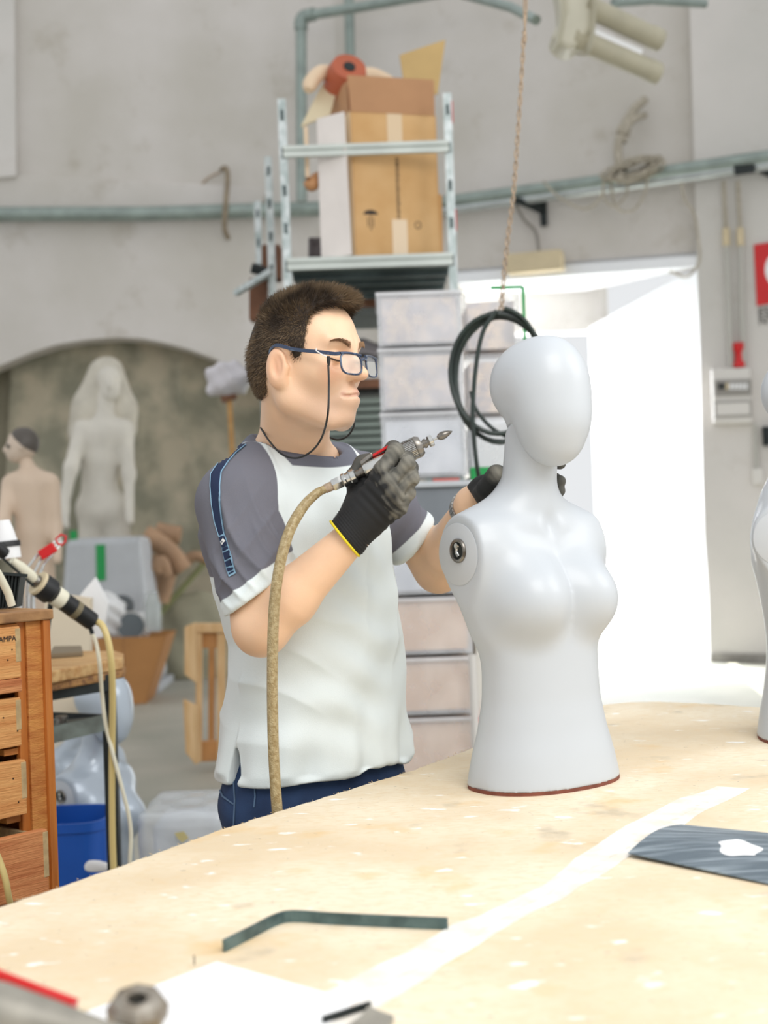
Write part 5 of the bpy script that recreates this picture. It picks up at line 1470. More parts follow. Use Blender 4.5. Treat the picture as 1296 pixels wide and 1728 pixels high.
# right neighbour column with green-edged frame
g2x0, g2x1 = P(787, 700, 5.6).x, P(884, 700, 5.6).x
for i, (ya, yb) in enumerate(((492, 592), (594, 700), (702, 800))):
    za, zb = zat(835, ya, 5.6), zat(835, yb, 5.6)
    t = thing('clear_box', ((g2x0 + g2x1) / 2, 5.8, zb), 'clear plastic box in the right-hand stack behind the hose coil, ' + ('top', 'middle', 'bottom')[i] + ' one', 'box', 'clear boxes behind the hose coil')
    g = G(); g.box(((g2x0 + g2x1) / 2, 5.82, (za + zb) / 2), (g2x1 - g2x0, .42, za - zb - .008)); out('tub', g, M_clear, t, bevel=.006)
    g = G(); g.box(((g2x0 + g2x1) / 2, 5.82, (za + zb) / 2 - .01), (g2x1 - g2x0 - .04, .36, (za - zb) * .8)); out('contents', g, M_fill if i < 2 else M_paperw, t, kind='stuff')
fr_ = thing('shelf_rail', (g2x1, 5.6, 0), 'green-edged rail around the right-hand clear boxes', 'frame')
zt_ = zat(885, 484, 5.58)
g = G(); g.box((g2x1 + .012, 5.58, zt_ / 2), (.012, .02, zt_)); out('upright', g, M_green, fr_)
g = G(); g.box(((g2x1 + g2x0) / 2 + .06, 5.58, zt_), (g2x1 - g2x0 - .1, .02, .012)); out('top_rail', g, M_green, fr_)
# pedestal under the right stack
g = G(); zp = zat(835, 802, 5.6); g.box(((g2x0 + g2x1) / 2, 5.82, zp / 2), (g2x1 - g2x0 - .01, .40, zp)); out('white_carton', g, mat('white_carton', (232, 230, 222), rough=.8), label='tall white carton under the clear boxes behind the mannequin', cat='box', bevel=.004)
# grey tub with dark lid between the boxes
gt = thing('grey_tub', ((xb0 + xb1) / 2 + .07, DB + .2, zat(760, 903, DB)), 'grey plastic tub with a pale rim in the stack of clear boxes', 'tub')
zg0, zg1 = zat(760, 903, DB), zat(760, 818, DB)
M_greyt = mat('grey_tub_plastic', (126, 132, 138), rough=.5, var=.06)
g = G(); cx_ = (xb0 + xb1) / 2 + .06; g.hexa([(cx_ + sx * (.17 + .01 * sz), DB + .22 + sy * .19, zg0 + (zg1 - zg0) * sz) for sx in (-1, 1) for sy in (-1, 1) for sz in (0, 1)]); out('tub', g, M_greyt, gt, bevel=.012)
g = G(); g.box((cx_, DB + .22, zg1 + .004), (.39, .42, .022)); out('rim', g, mat('pale_grey_rim', (196, 200, 204), rough=.4), gt, bevel=.006)
g = G(); g.box((cx_ + .02, DB + .05, zg1 + .02), (.10, .05, .012)); out('pink_label', g, mat('pink_label', (214, 120, 112), rough=.6), gt, bevel=.002)
g = G(); a = P(820, 803, 5.42); a.z = zg1 + .04; g.box(a, (.12, .05, .05)); out('green_block', g, M_green, label='small bright green block beside the grey tub', cat='block', bevel=.004)
leadtube('white_post', [P(797, 1105, 5.2), Vector((P(802, 1290, 5.2).x + .01, 5.2, .002))], .014, M_fbw, 'slim white upright beside the tan-filled boxes', 'post')
g = G(); a = P(812, 1240, 5.6); g.box(a, (.06, .05, .14)); out('red_can', g, M_red, label='red container low behind the mannequin waist', cat='container', bevel=.01)

# ---------------------------------------------------------------- niche: tarpaulin and stored figures
M_tarp = mat('old_tarpaulin', (190, 180, 158), rough=.9, col2=(144, 142, 124), scale=2.4, detail=7, bump=.25, bscale=9, lo=.4, hi=.6)  # real mottling, its contrast raised to stand in for shading of the folds
def tarp(u, v):
    x = 20 + 450 * u; yb = 1098; r0 = math.hypot(x - 235, 0)
    top = 556 + 60 * abs(u - .40) ** 1.7; y = top + (yb - top) * v
    fan = math.sin((x - 300) / (28 + 40 * v) * 3 + v * 2) 
    return LWp(x + 60 * (u - .4) * v, y, -.50 + .11 * ((1 - abs(math.sin(((x - 250) / (60 + 50 * v)) * 3 + v * 2 + .6 * math.sin(v * 9)))) ** 1.5 - .4) * (.15 + .85 * u) + .03 * math.sin(v * 13 + u * 9))
g = G(); g.grid(tarp, 70, 24); tp_ = out('tarpaulin', g, M_tarp, label='mottled beige tarpaulin hung in folds across the arched niche', cat='tarpaulin', smooth=True)
sm_ = tp_.modifiers.new('thickness', 'SOLIDIFY'); sm_.thickness = .012
stk = thing('plastic_bag_on_stake', P(388, 760, 8.6), 'wooden stake topped with a pale plastic bag left of the worker', 'stake')
g = G(); g.bar(P(387, 672, 8.6), P(392, 760, 8.6), .035, .03); g.bar(P(392, 760, 8.6), Pz(404, 1240, .002) * 0 + Vector((P(404, 1235, 8.6).x, 8.6, .003)), .035, .03); out('stake', g, M_wood, stk)
g = G(); g.tube([P(384, 662, 8.6), P(388, 676, 8.6)], .05, 8); out('binding', g, M_brown, stk)
def bag(p):
    c = V3(P(386, 642, 8.6)); d = ell(p, c, (.15, .10, .11)); 
    return d + .022 * np.sin(p[:, 0] * 38) * np.sin(p[:, 2] * 44 + p[:, 0] * 20)
c_ = P(386, 642, 8.6); va, Fa = sdf_mesh(bag, (c_.x - .22, c_.y - .17, c_.z - .18), (c_.x + .22, c_.y + .17, c_.z + .18), .018, 1); out_np('bag', va, Fa, mat('pale_film', (206, 202, 206), rough=.4), stk)

M_oldw = mat('dusty_white', (214, 209, 198), rough=.8, var=.06, scale=5)
M_oldf = mat('dusty_flesh', (212, 190, 168), rough=.6, var=.05, scale=4)
def fig(name, joints, lo_, hi_, h, m, parent, k=.03, extra=None):
    def fn(p):
        d = None
        for a, b, r1, r2 in joints:
            c = cap(p, V3(a), V3(b), r1, r2); d = c if d is None else smin(d, c, k)
        if extra: d = extra(p, d)
        return d
    v, F = sdf_mesh(fn, lo_, hi_, h, 2); return out_np(name, v, F, m, parent)
D_ = 8.2; q8 = lambda x, y, d=8.2: P(x, y, d)
DV = 12.05; kk = DV / 8.2
q8 = lambda x, y, d=8.2: P(x, y, d * kk)
wm = thing('veiled_mannequin', Vector((q8(172, 1130).x, DV, 0)), 'tall dusty white standing figure with long hair in front of the niche', 'mannequin')
J = [(q8(176, 735), q8(170, 780), .11, .10), (q8(152, 735), q8(200, 730), .080, .080), (q8(170, 780), q8(168, 820), .10, .092), (q8(155, 855), q8(192, 855), .09, .088), (q8(168, 815), q8(172, 860), .095, .115),
     (q8(156, 865), q8(152, 990), .082, .06), (q8(194, 865), q8(208, 990), .080, .06), (q8(152, 990), q8(152, 1085), .06, .045), (q8(208, 990), q8(208, 1085), .06, .045),
     (q8(176, 705), q8(180, 660), .055, .05), (q8(138, 722, 8.15), q8(120, 790, 8.05), .050, .040), (q8(120, 790, 8.05), q8(106, 860, 8.0), .038, .032), (q8(106, 860, 8.0), q8(112, 888, 7.95), .032, .022),
     (q8(212, 722, 8.2), q8(217, 800, 8.15), .046, .038), (q8(217, 800, 8.15), q8(219, 880, 8.05), .036, .028)]
J = [(a_, b_, r1 * kk, r2 * kk) for a_, b_, r1, r2 in J]
fig('body', J, (q8(80, 640).x, DV - .6, q8(170, 1100).z), (q8(250, 640).x, DV + .35, q8(176, 590).z), .021, M_oldw, wm, .06)
hd_ = q8(184, 648)
fig('head', [(hd_ + Vector((0, 0, .05)), hd_ + Vector((.01, -.02, -.06)), .105, .085), (hd_ + Vector((.03, -.10, .02)), hd_ + Vector((.035, -.125, -.03)), .012, .02), (hd_ + Vector((.02, -.05, -.09)), hd_ + Vector((.02, -.06, -.10)), .045, .04)], (hd_.x - .2, DV - .35, hd_.z - .22), (hd_.x + .2, DV + .2, hd_.z + .25), .014, M_oldw, wm, .05)
fig('long_hair', [(q8(174, 630, 8.28), q8(160, 690, 8.30), .13, .19), (q8(160, 690, 8.30), q8(148, 728, 8.30), .19, .17), (q8(186, 625, 8.28), q8(205, 690, 8.30), .11, .13), (q8(205, 690, 8.3), q8(212, 724, 8.3), .13, .10)], (hd_.x - .6, DV - .3, q8(170, 760).z), (hd_.x + .5, DV + .5, q8(170, 595).z), .02, mat('dusty_hair', (202, 196, 182), rough=.95, var=.10, scale=7), wm, .06)
g = G(); zf = q8(180, 1086).z; g.box((q8(180, 1100).x, DV, zf / 2), (.55, .5, zf)); out('plinth', g, M_oldw, wm, bevel=.01)
cm = thing('child_mannequin', q8(50, 1000, 7.4), 'flesh-coloured child mannequin with painted dark hair at the left edge', 'mannequin')
q7 = lambda x, y, d=7.4: P(x, y, d)
J = [(q7(42, 775), q7(52, 800), .036, .040), (q7(28, 812), q7(78, 812), .05, .05), (q7(52, 820), q7(55, 900), .095, .085), (q7(55, 900), q7(58, 950), .085, .09), (q7(44, 960), q7(44, 1090), .06, .05), (q7(74, 960), q7(76, 1090), .06, .05),
     (q7(16, 815), q7(6, 880, 7.3), .042, .034), (q7(6, 880, 7.3), q7(10, 940, 7.2), .034, .026), (q7(88, 815), q7(94, 890, 7.4), .042, .034), (q7(94, 890), q7(97, 945, 7.3), .034, .026)]
fig('body', J, (q7(-30, 800).x, 7.1, q7(0, 1110).z), (q7(125, 800).x, 7.65, q7(0, 740).z), .013, M_oldf, cm, .03)
hc_ = q7(36, 752)
def chead(p):
    d = ell(p, V3(hc_) + V3((.012, 0, .012)), (.082, .07, .085)); d = smin(d, ell(p, V3(hc_) + V3((-.03, -.01, -.035)), (.050, .05, .055)), .03)
    d = smin(d, cap(p, V3(hc_) + V3((-.075, -.03, -.005)), V3(hc_) + V3((-.083, -.035, -.025)), .006, .009), .01)
    d = smin(d, ell(p, V3(hc_) + V3((.02, -.072, -.01)), (.014, .008, .022)), .008)
    return d
v, F = sdf_mesh(chead, (hc_.x - .12, hc_.y - .12, hc_.z - .13), (hc_.x + .13, hc_.y + .12, hc_.z + .13), .008, 1)
hq = v - np.array(hc_); hair_a = (hq[:, 2] + hq[:, 0] * .9 - .020 + .006 * np.sin(hq[:, 1] * 60)); hair_a = np.maximum(hair_a, (hq[:, 2] - .055 + .2 * hq[:, 0]))
out_np('head', v, F, layered('painted_head', (206, 188, 170), [('hair', (84, 78, 72), .004)], rough=.5), cm, {'hair': hair_a})
g = G(); g.lathe([(0, 0), (.010, 0), (.010, .004), (0, .004)], hc_ + Vector((-.052, -.060, -.004)), (-.5, -1, 0), 12); out('painted_eye', g, M_dark, cm)
g = G(); c_ = q7(55, 1095); g.lathe([(0, 0), (.16, 0), (.16, c_.z - .0), (0, c_.z)], (c_.x, 7.4, 0), (0, 0, 1), 24); out('plinth', g, M_oldw, cm, smooth=True, angle=40)
# ---------------------------------------------------------------- clutter on the left, in front of the niche
# grey bin upside down with green tape
D = 10.95
tb = thing('upturned_tub', Vector((P(172, 1080, D).x, D + .35, 0)), 'large grey upturned plastic tub marked with green tape', 'tub')
zt0 = zat(170, 908, D)
M_tub = mat('grey_blue_plastic', (184, 187, 190), rough=.45, var=.05, scale=4)
cx_ = P(172, 1000, D).x
def tubw(z): return .29 + .10 * (zt0 - z) / zt0
g = G()
g.hexa([(cx_ + sx * tubw(z), D + .35 + sy * (tubw(z) * .9), z) for sx in (-1, 1) for sy in (-1, 1) for z in (.06, zt0)]); out('shell', g, M_tub, tb, bevel=.05)
g = G(); g.box((cx_, D + .35, .03), (.84, .78, .06)); out('rim', g, M_tub, tb, bevel=.01)
g = G()
g.hexa([(cx_ - .015 + sx * .035, (D + .35) - tubw(z) * .9 - .006 - .003 * sy, z) for sx in (-1, 1) for sy in (-1, 1) for z in (zat(170, 980, D), zt0 - .05)]); out('green_tape', g, M_green, tb, label='strip of green tape')
g = G(); g.box((P(117, 900, D).x, D + .15, zt0 + .02), (.05, .05, .09)); out('green_tape', g, M_green, tb)

# tan limbs
M_tan = mat('tan_limb', (172, 138, 108), rough=.7, var=.12, scale=6)
def limb(pts, rs, lab):
    g = G(); sp = spline(pts, 5); n = len(sp); rr = [rs[0] + (rs[1] - rs[0]) * i / (n - 1) for i in range(n)]; g.tube(sp, rr, 14)
    tag(out('mannequin_limb', g, M_tan, smooth=True, angle=60), lab, 'mannequin limb', 'tan limbs piled beside the tub')
q6 = lambda x, y, d=11.7: P(x, y, d)
limb([q6(244, 903), q6(264, 914), q6(290, 934), q6(311, 962)], (.090, .072), 'long tan bent limb lying topmost on the pile beside the tub')
limb([q6(264, 896, 12.0), q6(285, 901, 12.0), q6(304, 904, 12.0)], (.08, .08), 'short tan limb at the top of the pile with a square end')
limb([q6(262, 962, 11.5), q6(272, 948, 11.5), q6(282, 970, 11.55)], (.065, .05), 'small tan limb with a rounded stump in the middle of the pile')
limb([q6(270, 1015, 11.75), q6(280, 975, 11.75), q6(288, 950, 11.75)], (.08, .08), 'tan limb standing upright in the pile')
limb([q6(310, 948, 12.1), q6(330, 938, 12.1), q6(352, 946, 12.1)], (.05, .04), 'thin tan limb at the right end of the pile')
limb([q6(256, 935, 12.15), q6(258, 970, 12.15), q6(266, 1005, 12.15)], (.085, .08), 'dark tan limb at the back left of the pile')
def heapf(p):
    a_ = P(292, 1060, 12.2); c = V3((a_.x + .1, 12.15, .0)); d = ell(p, c, (.62, .38, P(292, 1000, 12.0).z))
    return d + .03 * np.sin(p[:, 0] * 14 + p[:, 2] * 6) * np.sin(p[:, 2] * 9 + p[:, 0] * 5)
a_ = P(292, 1060, 12.2); v, F = sdf_mesh(heapf, (a_.x - .65, 11.6, -.05), (a_.x + .9, 12.6, 1.0), .03, 1); v[:, 2] = np.maximum(v[:, 2], .003)
out_np('covered_heap', v, F, mat('olive_cover', (158, 154, 132), rough=.9, var=.12, scale=3), label='olive cloth-covered heap under the pile of tan limbs', cat='heap')
a_ = P(345, 950, 12.3); b_ = P(262, 1045, 11.8); g = G(); g.bar(b_, a_, .035, .035); out('green_cane', g, mat('green_cane', (128, 132, 88), rough=.8), label='thin greenish cane slanting over the covered heap', cat='cane')

# cardboard carton with polishing discs, jar, white film
D = 10.3
ct_ = thing('open_carton', P(215, 1165, D), 'open brown cardboard carton full of discs and film', 'box')
a0, a1, b1, b0 = P(180, 1163, D), P(243, 1166, D), P(279, 1078, D), P(150, 1072, D)
b1.z = b0.z = (b1.z + b0.z) / 2; a0.z = a1.z = .004
M_cart = mat('brown_carton', (176, 126, 76), rough=.85, var=.07, scale=4)
bk = Vector((0, .5, 0))
for nm, A_, B_, C_, E_ in (('front_panel', a0, a1, b1, b0), ('rear_panel', a0 + bk * .8, a1 + bk * .8, b1 + bk, b0 + bk)):
    panel(nm, A_, B_, C_, E_, M_cart, ct_)
panel('right_panel', a1, a1 + bk * .8, b1 + bk, b1, M_cart, ct_); panel('left_panel', a0 + bk * .8, a0, b0, b0 + bk, M_cart, ct_); panel('bottom_panel', a0, a1, a1 + bk * .8, a0 + bk * .8, M_cart, ct_)
g = G(); m_ = (b0 + b1) / 2; g.bar(P(208, 1076, D - .006), P(211, 1160, D - .006), .006, .004); out('crease', g, M_brown, ct_)
KD = D / 5.3
pd = thing('polishing_disc', P(220, 1058, D + .2), 'round dark grey polishing disc sticking out of the carton', 'disc')
K = lambda pr: [(r * KD, t * KD) for r, t in pr]
g = G(); g.lathe(K([(0, 0), (.050, 0), (.052, .008), (.05, .016), (0, .016)]), P(220, 1057, D + .22), (.25, -1, .2), 30); out('disc', g, mat('grey_felt', (108, 116, 120), rough=.9), pd, smooth=True, angle=40)
g = G(); g.lathe(K([(.050, -.004), (.056, -.004), (.056, .012), (.050, .012), (.050, -.004)]), P(220, 1057, D + .22), (.25, -1, .2), 30, cap=False); out('rim', g, M_fbw, pd, smooth=True, angle=40)
g = G(); g.lathe(K([(0, 0), (.045, 0), (.048, .01), (.045, .02), (0, .02)]), P(206, 1025, D + .42), (.1, -1, .4), 24); out('polishing_disc', g, mat('dark_felt', (96, 100, 102), rough=.9), label='dark disc behind the round grey polishing disc', cat='disc', smooth=True, angle=40)
gj = thing('glass_jar', P(259, 1060, D + .1), 'clear glass jar standing in the carton', 'jar')
g = G(); b_ = P(259, 1066, D + .15); g.lathe(K([(0, 0), (.030, 0), (.033, .01), (.033, .10), (.024, .135), (.022, .150), (.019, .150), (.020, .13), (.029, .10), (.029, .012), (0, .012)]), b_, (0, 0, 1), 24); out('jar', g, clearmat('glass', (206, 212, 210), .4, .1), gj, smooth=True, angle=60)
def blob(name, c, r, m, amp, fr_, h, **k):
    def fn(p): return ell(p, V3(c), r) + amp * np.sin(p[:, 0] * fr_ + p[:, 2] * fr_ * .7) * np.sin(p[:, 2] * fr_ * 1.3 + p[:, 1] * fr_)
    c = Vector(c); v, F = sdf_mesh(fn, [c[i] - r[i] * 1.35 - amp for i in range(3)], [c[i] + r[i] * 1.35 + amp for i in range(3)], h, 1)
    return out_np(name, v, F, m, **k)
M_film = mat('white_film', (230, 230, 230), rough=.35, var=.03)
blob('plastic_film', P(180, 1045, D + .25), (.15, .15, .20), M_film, .028, 30, .016, label='crumpled white film bulging out of the left side of the carton', cat='film')
blob('fabric_roll', P(241, 1056, D + .35), (.055, .08, .11), M_film, .010, 45, .014, label='small white roll between the disc and the jar', cat='roll')
# white and beige boards behind heat gun
g = G(); g.prism([P(108, 1036, 5.0), P(160, 975, 5.0), P(182, 1018, 5.0), P(172, 1075, 5.0), P(110, 1085, 5.0)], (0, .03, 0)); out('foam_sheet', g, M_paperw, label='pointed white panel leaning behind the heat gun', cat='panel')
g = G(); a = P(112, 1080, 4.9); g.prism([P(76, 1000, 4.9), P(152, 1010, 4.9), P(150, 1210, 4.9), P(70, 1215, 4.9)], (0, .05, 0)); out('beige_board', g, mat('beige_board', (214, 200, 176), rough=.8, var=.03), label='beige board standing behind the small metal table', cat='board')

# small metal table with wooden top
D = 3.9
wt_ = thing('small_table', P(140, 1150, D), 'small metal-framed table with a worn thick wooden top', 'table')
M_wornw = mat('worn_wood', (206, 170, 118), rough=.75, col2=(176, 130, 78), scale=5, stretch=(1.2, 9, 9), detail=6, bump=.4, bscale=30)
M_wornd = mat('worn_wood_dark', (176, 132, 78), rough=.8, col2=(120, 84, 56), scale=12, stretch=(1, 5, 5), detail=6, bump=.4, bscale=30)
zt1 = zat(140, 1110, D)
tl = [P(20, 1130, D), P(207, 1103, D + .42)]
def slab(pix, z0, th, m, nm, par, bev=.005):
    g = G(); g.prism([Pz(x, y, z0) for x, y in pix], (0, 0, -th)); return out(nm, g, m, par, bevel=bev)
TZ2 = zat(120, 1132, 3.75)
slab([(10, 1143), (80, 1134), (207, 1110), (209, 1102), (195, 1098), (90, 1098), (-20, 1110)], TZ2, .033, M_wornw, 'upper_plank', wt_)
slab([(10, 1162), (80, 1154), (209, 1131), (212, 1124), (195, 1118), (90, 1120), (-20, 1135)], TZ2 - .034, .022, M_wornd, 'lower_plank', wt_)
g = G(); a, b = P(20, 1178, 3.78), P(186, 1150, 4.0); g.bar(a, b, .03, .045); out('apron', g, M_dark, wt_)
LEGX = P(188, 1300, 4.0).x
g = G(); g.box((LEGX, 4.0, (TZ2 - .06) / 2), (.035, .035, TZ2 - .06)); out('leg', g, M_dark, wt_)
g = G(); g.box((LEGX - .48, 3.8, (TZ2 - .06) / 2), (.03, .03, TZ2 - .06)); out('leg', g, M_dark, wt_)
g = G(); g.box((LEGX - .45, 4.35, (TZ2 - .06) / 2), (.03, .03, TZ2 - .06)); out('leg', g, M_dark, wt_)
M_trayg = mat('grey_steel_tray', (112, 122, 116), rough=.5, col2=(90, 96, 90), scale=20)
g = G(); a, b = P(20, 1256, 3.78), P(186, 1217, 4.0); g.bar(a, b, .012, .045); out('rail', g, M_trayg, wt_)
g = G(); a, b = P(60, 1206, 4.25), P(184, 1212, 4.05); g.bar(a, b, .012, .02); out('rail', g, M_dark, wt_)
g = G(); g.prism([P(20, 1246, 3.8), P(184, 1208, 4.0), P(176, 1205, 4.3), P(20, 1222, 4.3)], (0, 0, -.006)); out('tray', g, M_trayg, wt_)
g = G(); b_ = P(104, 1226, 3.95); g.lathe([(0, 0), (.014, 0), (.014, .022), (.017, .022), (.017, .03), (0, .03)], b_, (0, 0, 1), 16); tag(out('round_tin', g, M_steeld, smooth=True, angle=40), 'small round metal fitting on the tray of the small table', 'fitting')
# white roll and magazine on it
g = G(); g.prism([Pz(x, y, TZ2) for x, y in ((84, 1112), (140, 1108), (138, 1098), (90, 1099))], (0, 0, .016)); out('metal_plate', g, mat('dusty_plate', (120, 106, 84), rough=.7), label='dusty dark base plate lying on the small table', cat='plate', bevel=.004)

# heat gun on a rod stand
hg = thing('heat_gun', P(110, 1010, 3.75), 'black and cream hot-air gun resting on a rod stand over the small table', 'heat gun')
HA, HB = P(66, 985, 3.70), P(157, 1050, 3.80); hx = (HB - HA).normalized(); hl = (HB - HA).length
M_creamp = mat('cream_plastic', (226, 222, 200), rough=.5, var=.05)
g = G(); g.lathe([(0, .0), (.032, .0), (.034, .006), (.034, .040), (.026, .048), (0, .048)], HA, hx, 24); out('head_collar', g, M_black, hg, smooth=True, angle=40)
g = G(); g.lathe([(0, -.006), (.033, -.006), (.034, .002), (0, .002)], HA, hx, 24); out('brass_ring', g, M_beige, hg, smooth=True, angle=40)
g = G(); g.lathe([(0, .045), (.024, .045), (.025, .07), (.0245, hl - .004), (.020, hl), (0, hl)], HA, hx, 20); out('handle', g, M_black, hg, smooth=True, angle=40)
g = G(); g.lathe([(.0255, .052), (.0265, .054), (.0265, .078), (.0255, .082), (.0252, .052)], HA, hx, 20, cap=False); out('cream_label', g, M_creamp, hg, smooth=True, angle=40)
g = G(); g.lathe([(.0250, .118), (.0255, .118), (.0255, .134), (.0250, .134), (.0250, .118)], HA, hx, 20, cap=False); out('rating_plate', g, mat('rating_plate', (120, 110, 84), rough=.5), hg)
HN = P(8, 935, 3.62); hn = (HN - HA).normalized()
g = G(); g.lathe([(0, 0), (.016, 0), (.018, .012), (.015, .02), (0, .02)], HA, hn, 16); out('nozzle_neck', g, M_steeld, hg, smooth=True, angle=40)
g = G(); g.lathe([(0, .02), (.013, .02), (.016, .03), (.015, .075), (.009, .105), (0, .105)], HA, hn, 20); out('nozzle_tube', g, M_creamp, hg, smooth=True, angle=40)
g = G(); g.tube([HA + hn * .02 + Vector((0, -.012, -.016)), HN + Vector((0, -.012, -.012))], .0035, 8); out('guide_rod', g, M_dark, hg, smooth=True)
g = G(); g.lathe([(0, 0), (.016, 0), (.016, .03), (.012, .04), (0, .04)], HN, hn, 16); out('clamp', g, M_black, hg, smooth=True, angle=40)
g = G(); g.bar(P(88, 1000, 3.78), P(74, 1108, 3.80), .012, .008); out('stand_rod', g, M_dark, hg)
leadtube('cord_sleeve', spline([P(150, 1050, 3.80), P(152, 1058, 3.80), P(156, 1070, 3.80)], 5), .006, M_dark, parent=hg)
leadtube('power_cord', spline([P(156, 1070, 3.80), P(162, 1085, 3.80), P(168, 1120, 3.80), P(172, 1170, 3.83), P(178, 1220, 3.83), P(190, 1270, 3.83), P(206, 1330, 3.83), P(217, 1375, 3.83), P(221, 1410, 3.83), P(219, 1460, 3.83), P(216, 1560, 3.85)], 8), .0055, M_creamp, parent=hg)
M_yhose = mat('yellow_hose', (214, 192, 128), rough=.4, coat=.2)
leadtube('air_line', spline([P(158, 1047, 3.80), P(172, 1055, 3.78), P(182, 1080, 3.77), P(188, 1120, 3.77), P(190, 1180, 3.80), P(189, 1260, 3.84), P(189, 1340, 3.84), P(190, 1420, 3.84), P(193, 1500, 3.84), P(196, 1600, 3.86)], 8), .0092, M_yhose, parent=hg)

# white lamp / extraction head at the left edge, tagged whisk, dark grille
lp = thing('desk_lamp', P(5, 930, 3.6), 'white dome of a lamp with a dark band at the left edge', 'lamp')
g = G(); g.lathe([(0, 0), (.018, 0), (.024, .02), (.036, .07), (.037, .10), (0, .10)], P(4, 878, 3.7), (.08, 0, -1), 24); out('shade', g, M_paperw, lp, smooth=True, angle=40)
g = G(); g.lathe([(0, .055), (.037, .055), (.039, .058), (.039, .07), (0, .07)], P(4, 878, 3.7), (.08, 0, -1), 24); out('band', g, M_black, lp, smooth=True, angle=40)
a = P(4, 880, 3.7); g = G(); g.tube([a + Vector((-.02, 0, -.01)), a + Vector((-.09, .02, .03)), a + Vector((-.16, .04, -.05)), Vector((a.x - .17, a.y + .04, .02))], .009, 8); out('arm', g, M_dark, lp)
g = G(); g.lathe([(0, 0), (.11, 0), (.11, .02), (0, .03)], (a.x - .17, a.y + .04, 0), (0, 0, 1), 24); out('base', g, M_dark, lp)
wk = thing('tagged_clamp', P(80, 930, 4.2), 'chrome wire tool with a bright red tag left of the grey tub', 'tool')
for dx, dy in ((0, 0), (8, 6), (14, 12)):
    leadtube('wire', [P(100 + dx * .4, 908 + dy * .6, 4.2), P(60 + dx, 940 + dy, 4.15), P(34 + dx * 1.6, 975 + dy * 2, 4.05), Vector((P(34 + dx * 1.6, 1000, 3.95).x, 3.95, TZ2 + .003))], .004, M_steel, parent=wk, n=8)
g = G(); A_, B_ = P(68, 938, 4.15), P(93, 922, 4.15); g.bar(A_, B_, .012, .030, up=(-.4, 0, 1)); out('red_tag', g, M_red, wk, bevel=.003)
g = G(); g.tube([P(98, 918, 4.15), P(94, 910, 4.15), P(103, 902, 4.15), P(111, 905, 4.15), P(110, 914, 4.15), P(104, 920, 4.15)], .0035, 8, closed=True); out('red_loop', g, M_red, wk, smooth=True)
gr_ = thing('heater_grille', P(15, 1012, 3.2), 'dark finned grille standing on top of the drawer cabinet', 'grille')
for k in range(8):
    x_ = -8 + k * 5.6
    g = G(); dd = 2.79 + .006 * k; A_, B_ = P(x_, 1022, dd), P(x_ + 4 + k * .4, 968 + k * .5, dd); A_.z = zat(70, 1028, 2.75) + .002; g.bar(A_, B_, .003, .045, up=(0, 1, 0)); out('fin', g, M_dark, gr_)
g = G(); g.bar(P(-12, 967, 2.79), P(38, 971, 2.83), .045, .006, up=(0, 0, 1)); out('top_bar', g, M_dark, gr_)
for k in range(3):
    leadtube('wire_leg', [P(36 + k * 10, 970 + k * 3, 3.85), P(38 + k * 7, 1015, 3.85), Vector((P(38 + k * 7, 1015, 3.85).x, 3.85, TZ2 + .003))], .0035, M_steel, 'thin chrome leg of the wire tool, %s of three' % ('left', 'middle', 'right')[k], 'wire', 'chrome wires beside the grille', n=8)
g = G(); g.tube([P(-5, 965, 2.72), P(6, 985, 2.73), P(14, 1001, 2.74), P(20, 1022, 2.745)], .008, 10); out('cream_pipe', g, M_creamp, label='short cream rod in front of the dark grille', cat='rod', smooth=True)

# ---------------------------------------------------------------- drawer cabinet
M_cab2 = mat('orange_wood', (202, 124, 54), rough=.5, col2=(168, 92, 34), scale=4, stretch=(14, 14, 1), detail=5, coat=.15)
M_cabL = mat('light_orange_wood', (210, 144, 74), rough=.6, col2=(184, 112, 52), scale=6, stretch=(3, 3, 14), detail=6, bump=.3, bscale=30)
def planks(name, c1, c2): return mat(name, c1, rough=.7, col2=c2, scale=4, stretch=(1.5, 1.5, 22), detail=6, bump=.35, bscale=18)
M_dr = planks('drawer_front', (228, 170, 106), (204, 138, 78)); M_dr2 = planks('drawer_front_dark', (212, 144, 92), (182, 108, 62))
M_end = mat('end_grain', (186, 160, 118), rough=.9, var=.15, scale=60)
cab = thing('drawer_cabinet', P(30, 1500, 2.75), 'old wooden cabinet with a column of worn orange drawers', 'cabinet')
DC = 2.75
zc = zat(60, 1030, DC)
# front stile corner line: right-hand front edge (x=75..97) ; front face recedes to the left toward the camera
E = P(60, 1200, DC); E2 = P(86, 1200, DC + .02)
fx = Vector((1, 1.15, 0)).normalized()         # direction along the front, to the right
ny = Vector((fx.y, -fx.x, 0))                  # outwards
Rr = Vector((P(88, 1260, DC).x, DC, 0))
def cf(s, z, o=0.): return Rr - fx * s + ny * o + Vector((0, 0, z))
def cbox(nm, s0, s1, z0, z1, o0, o1, m, par, bev=.0015, **k):
    g = G(); g.hexa([cf(s, z, o) for s in (s0, s1) for o in (o0, o1) for z in (z0, z1)]); return out(nm, g, m, par, bevel=bev, **k)
zc = cf(0, 0).z + zat(70, 1028, DC)
cbox('side_panel', 0, .016, 0, zc - .02, -.45, .008, M_cab2, cab)
cbox('stile', .016, .050, 0, zc - .02, -.02, .0, M_cabL, cab)
cbox('stile_bead', .050, .068, 0, zc - .02, -.02, -.006, M_cab2, cab)
cbox('top', -.006, .50, zc - .020, zc, -.45, .012, mat('cabinet_top', (196, 150, 100), rough=.7, col2=(120, 84, 54), scale=10, bump=.3), cab, .003)
cbox('top_rail', .068, .50, zc - .040, zc - .022, -.02, .0, M_cabL, cab)
cbox('back_panel', .012, .5, 0, zc - .02, -.45, -.44, M_cab2, cab)
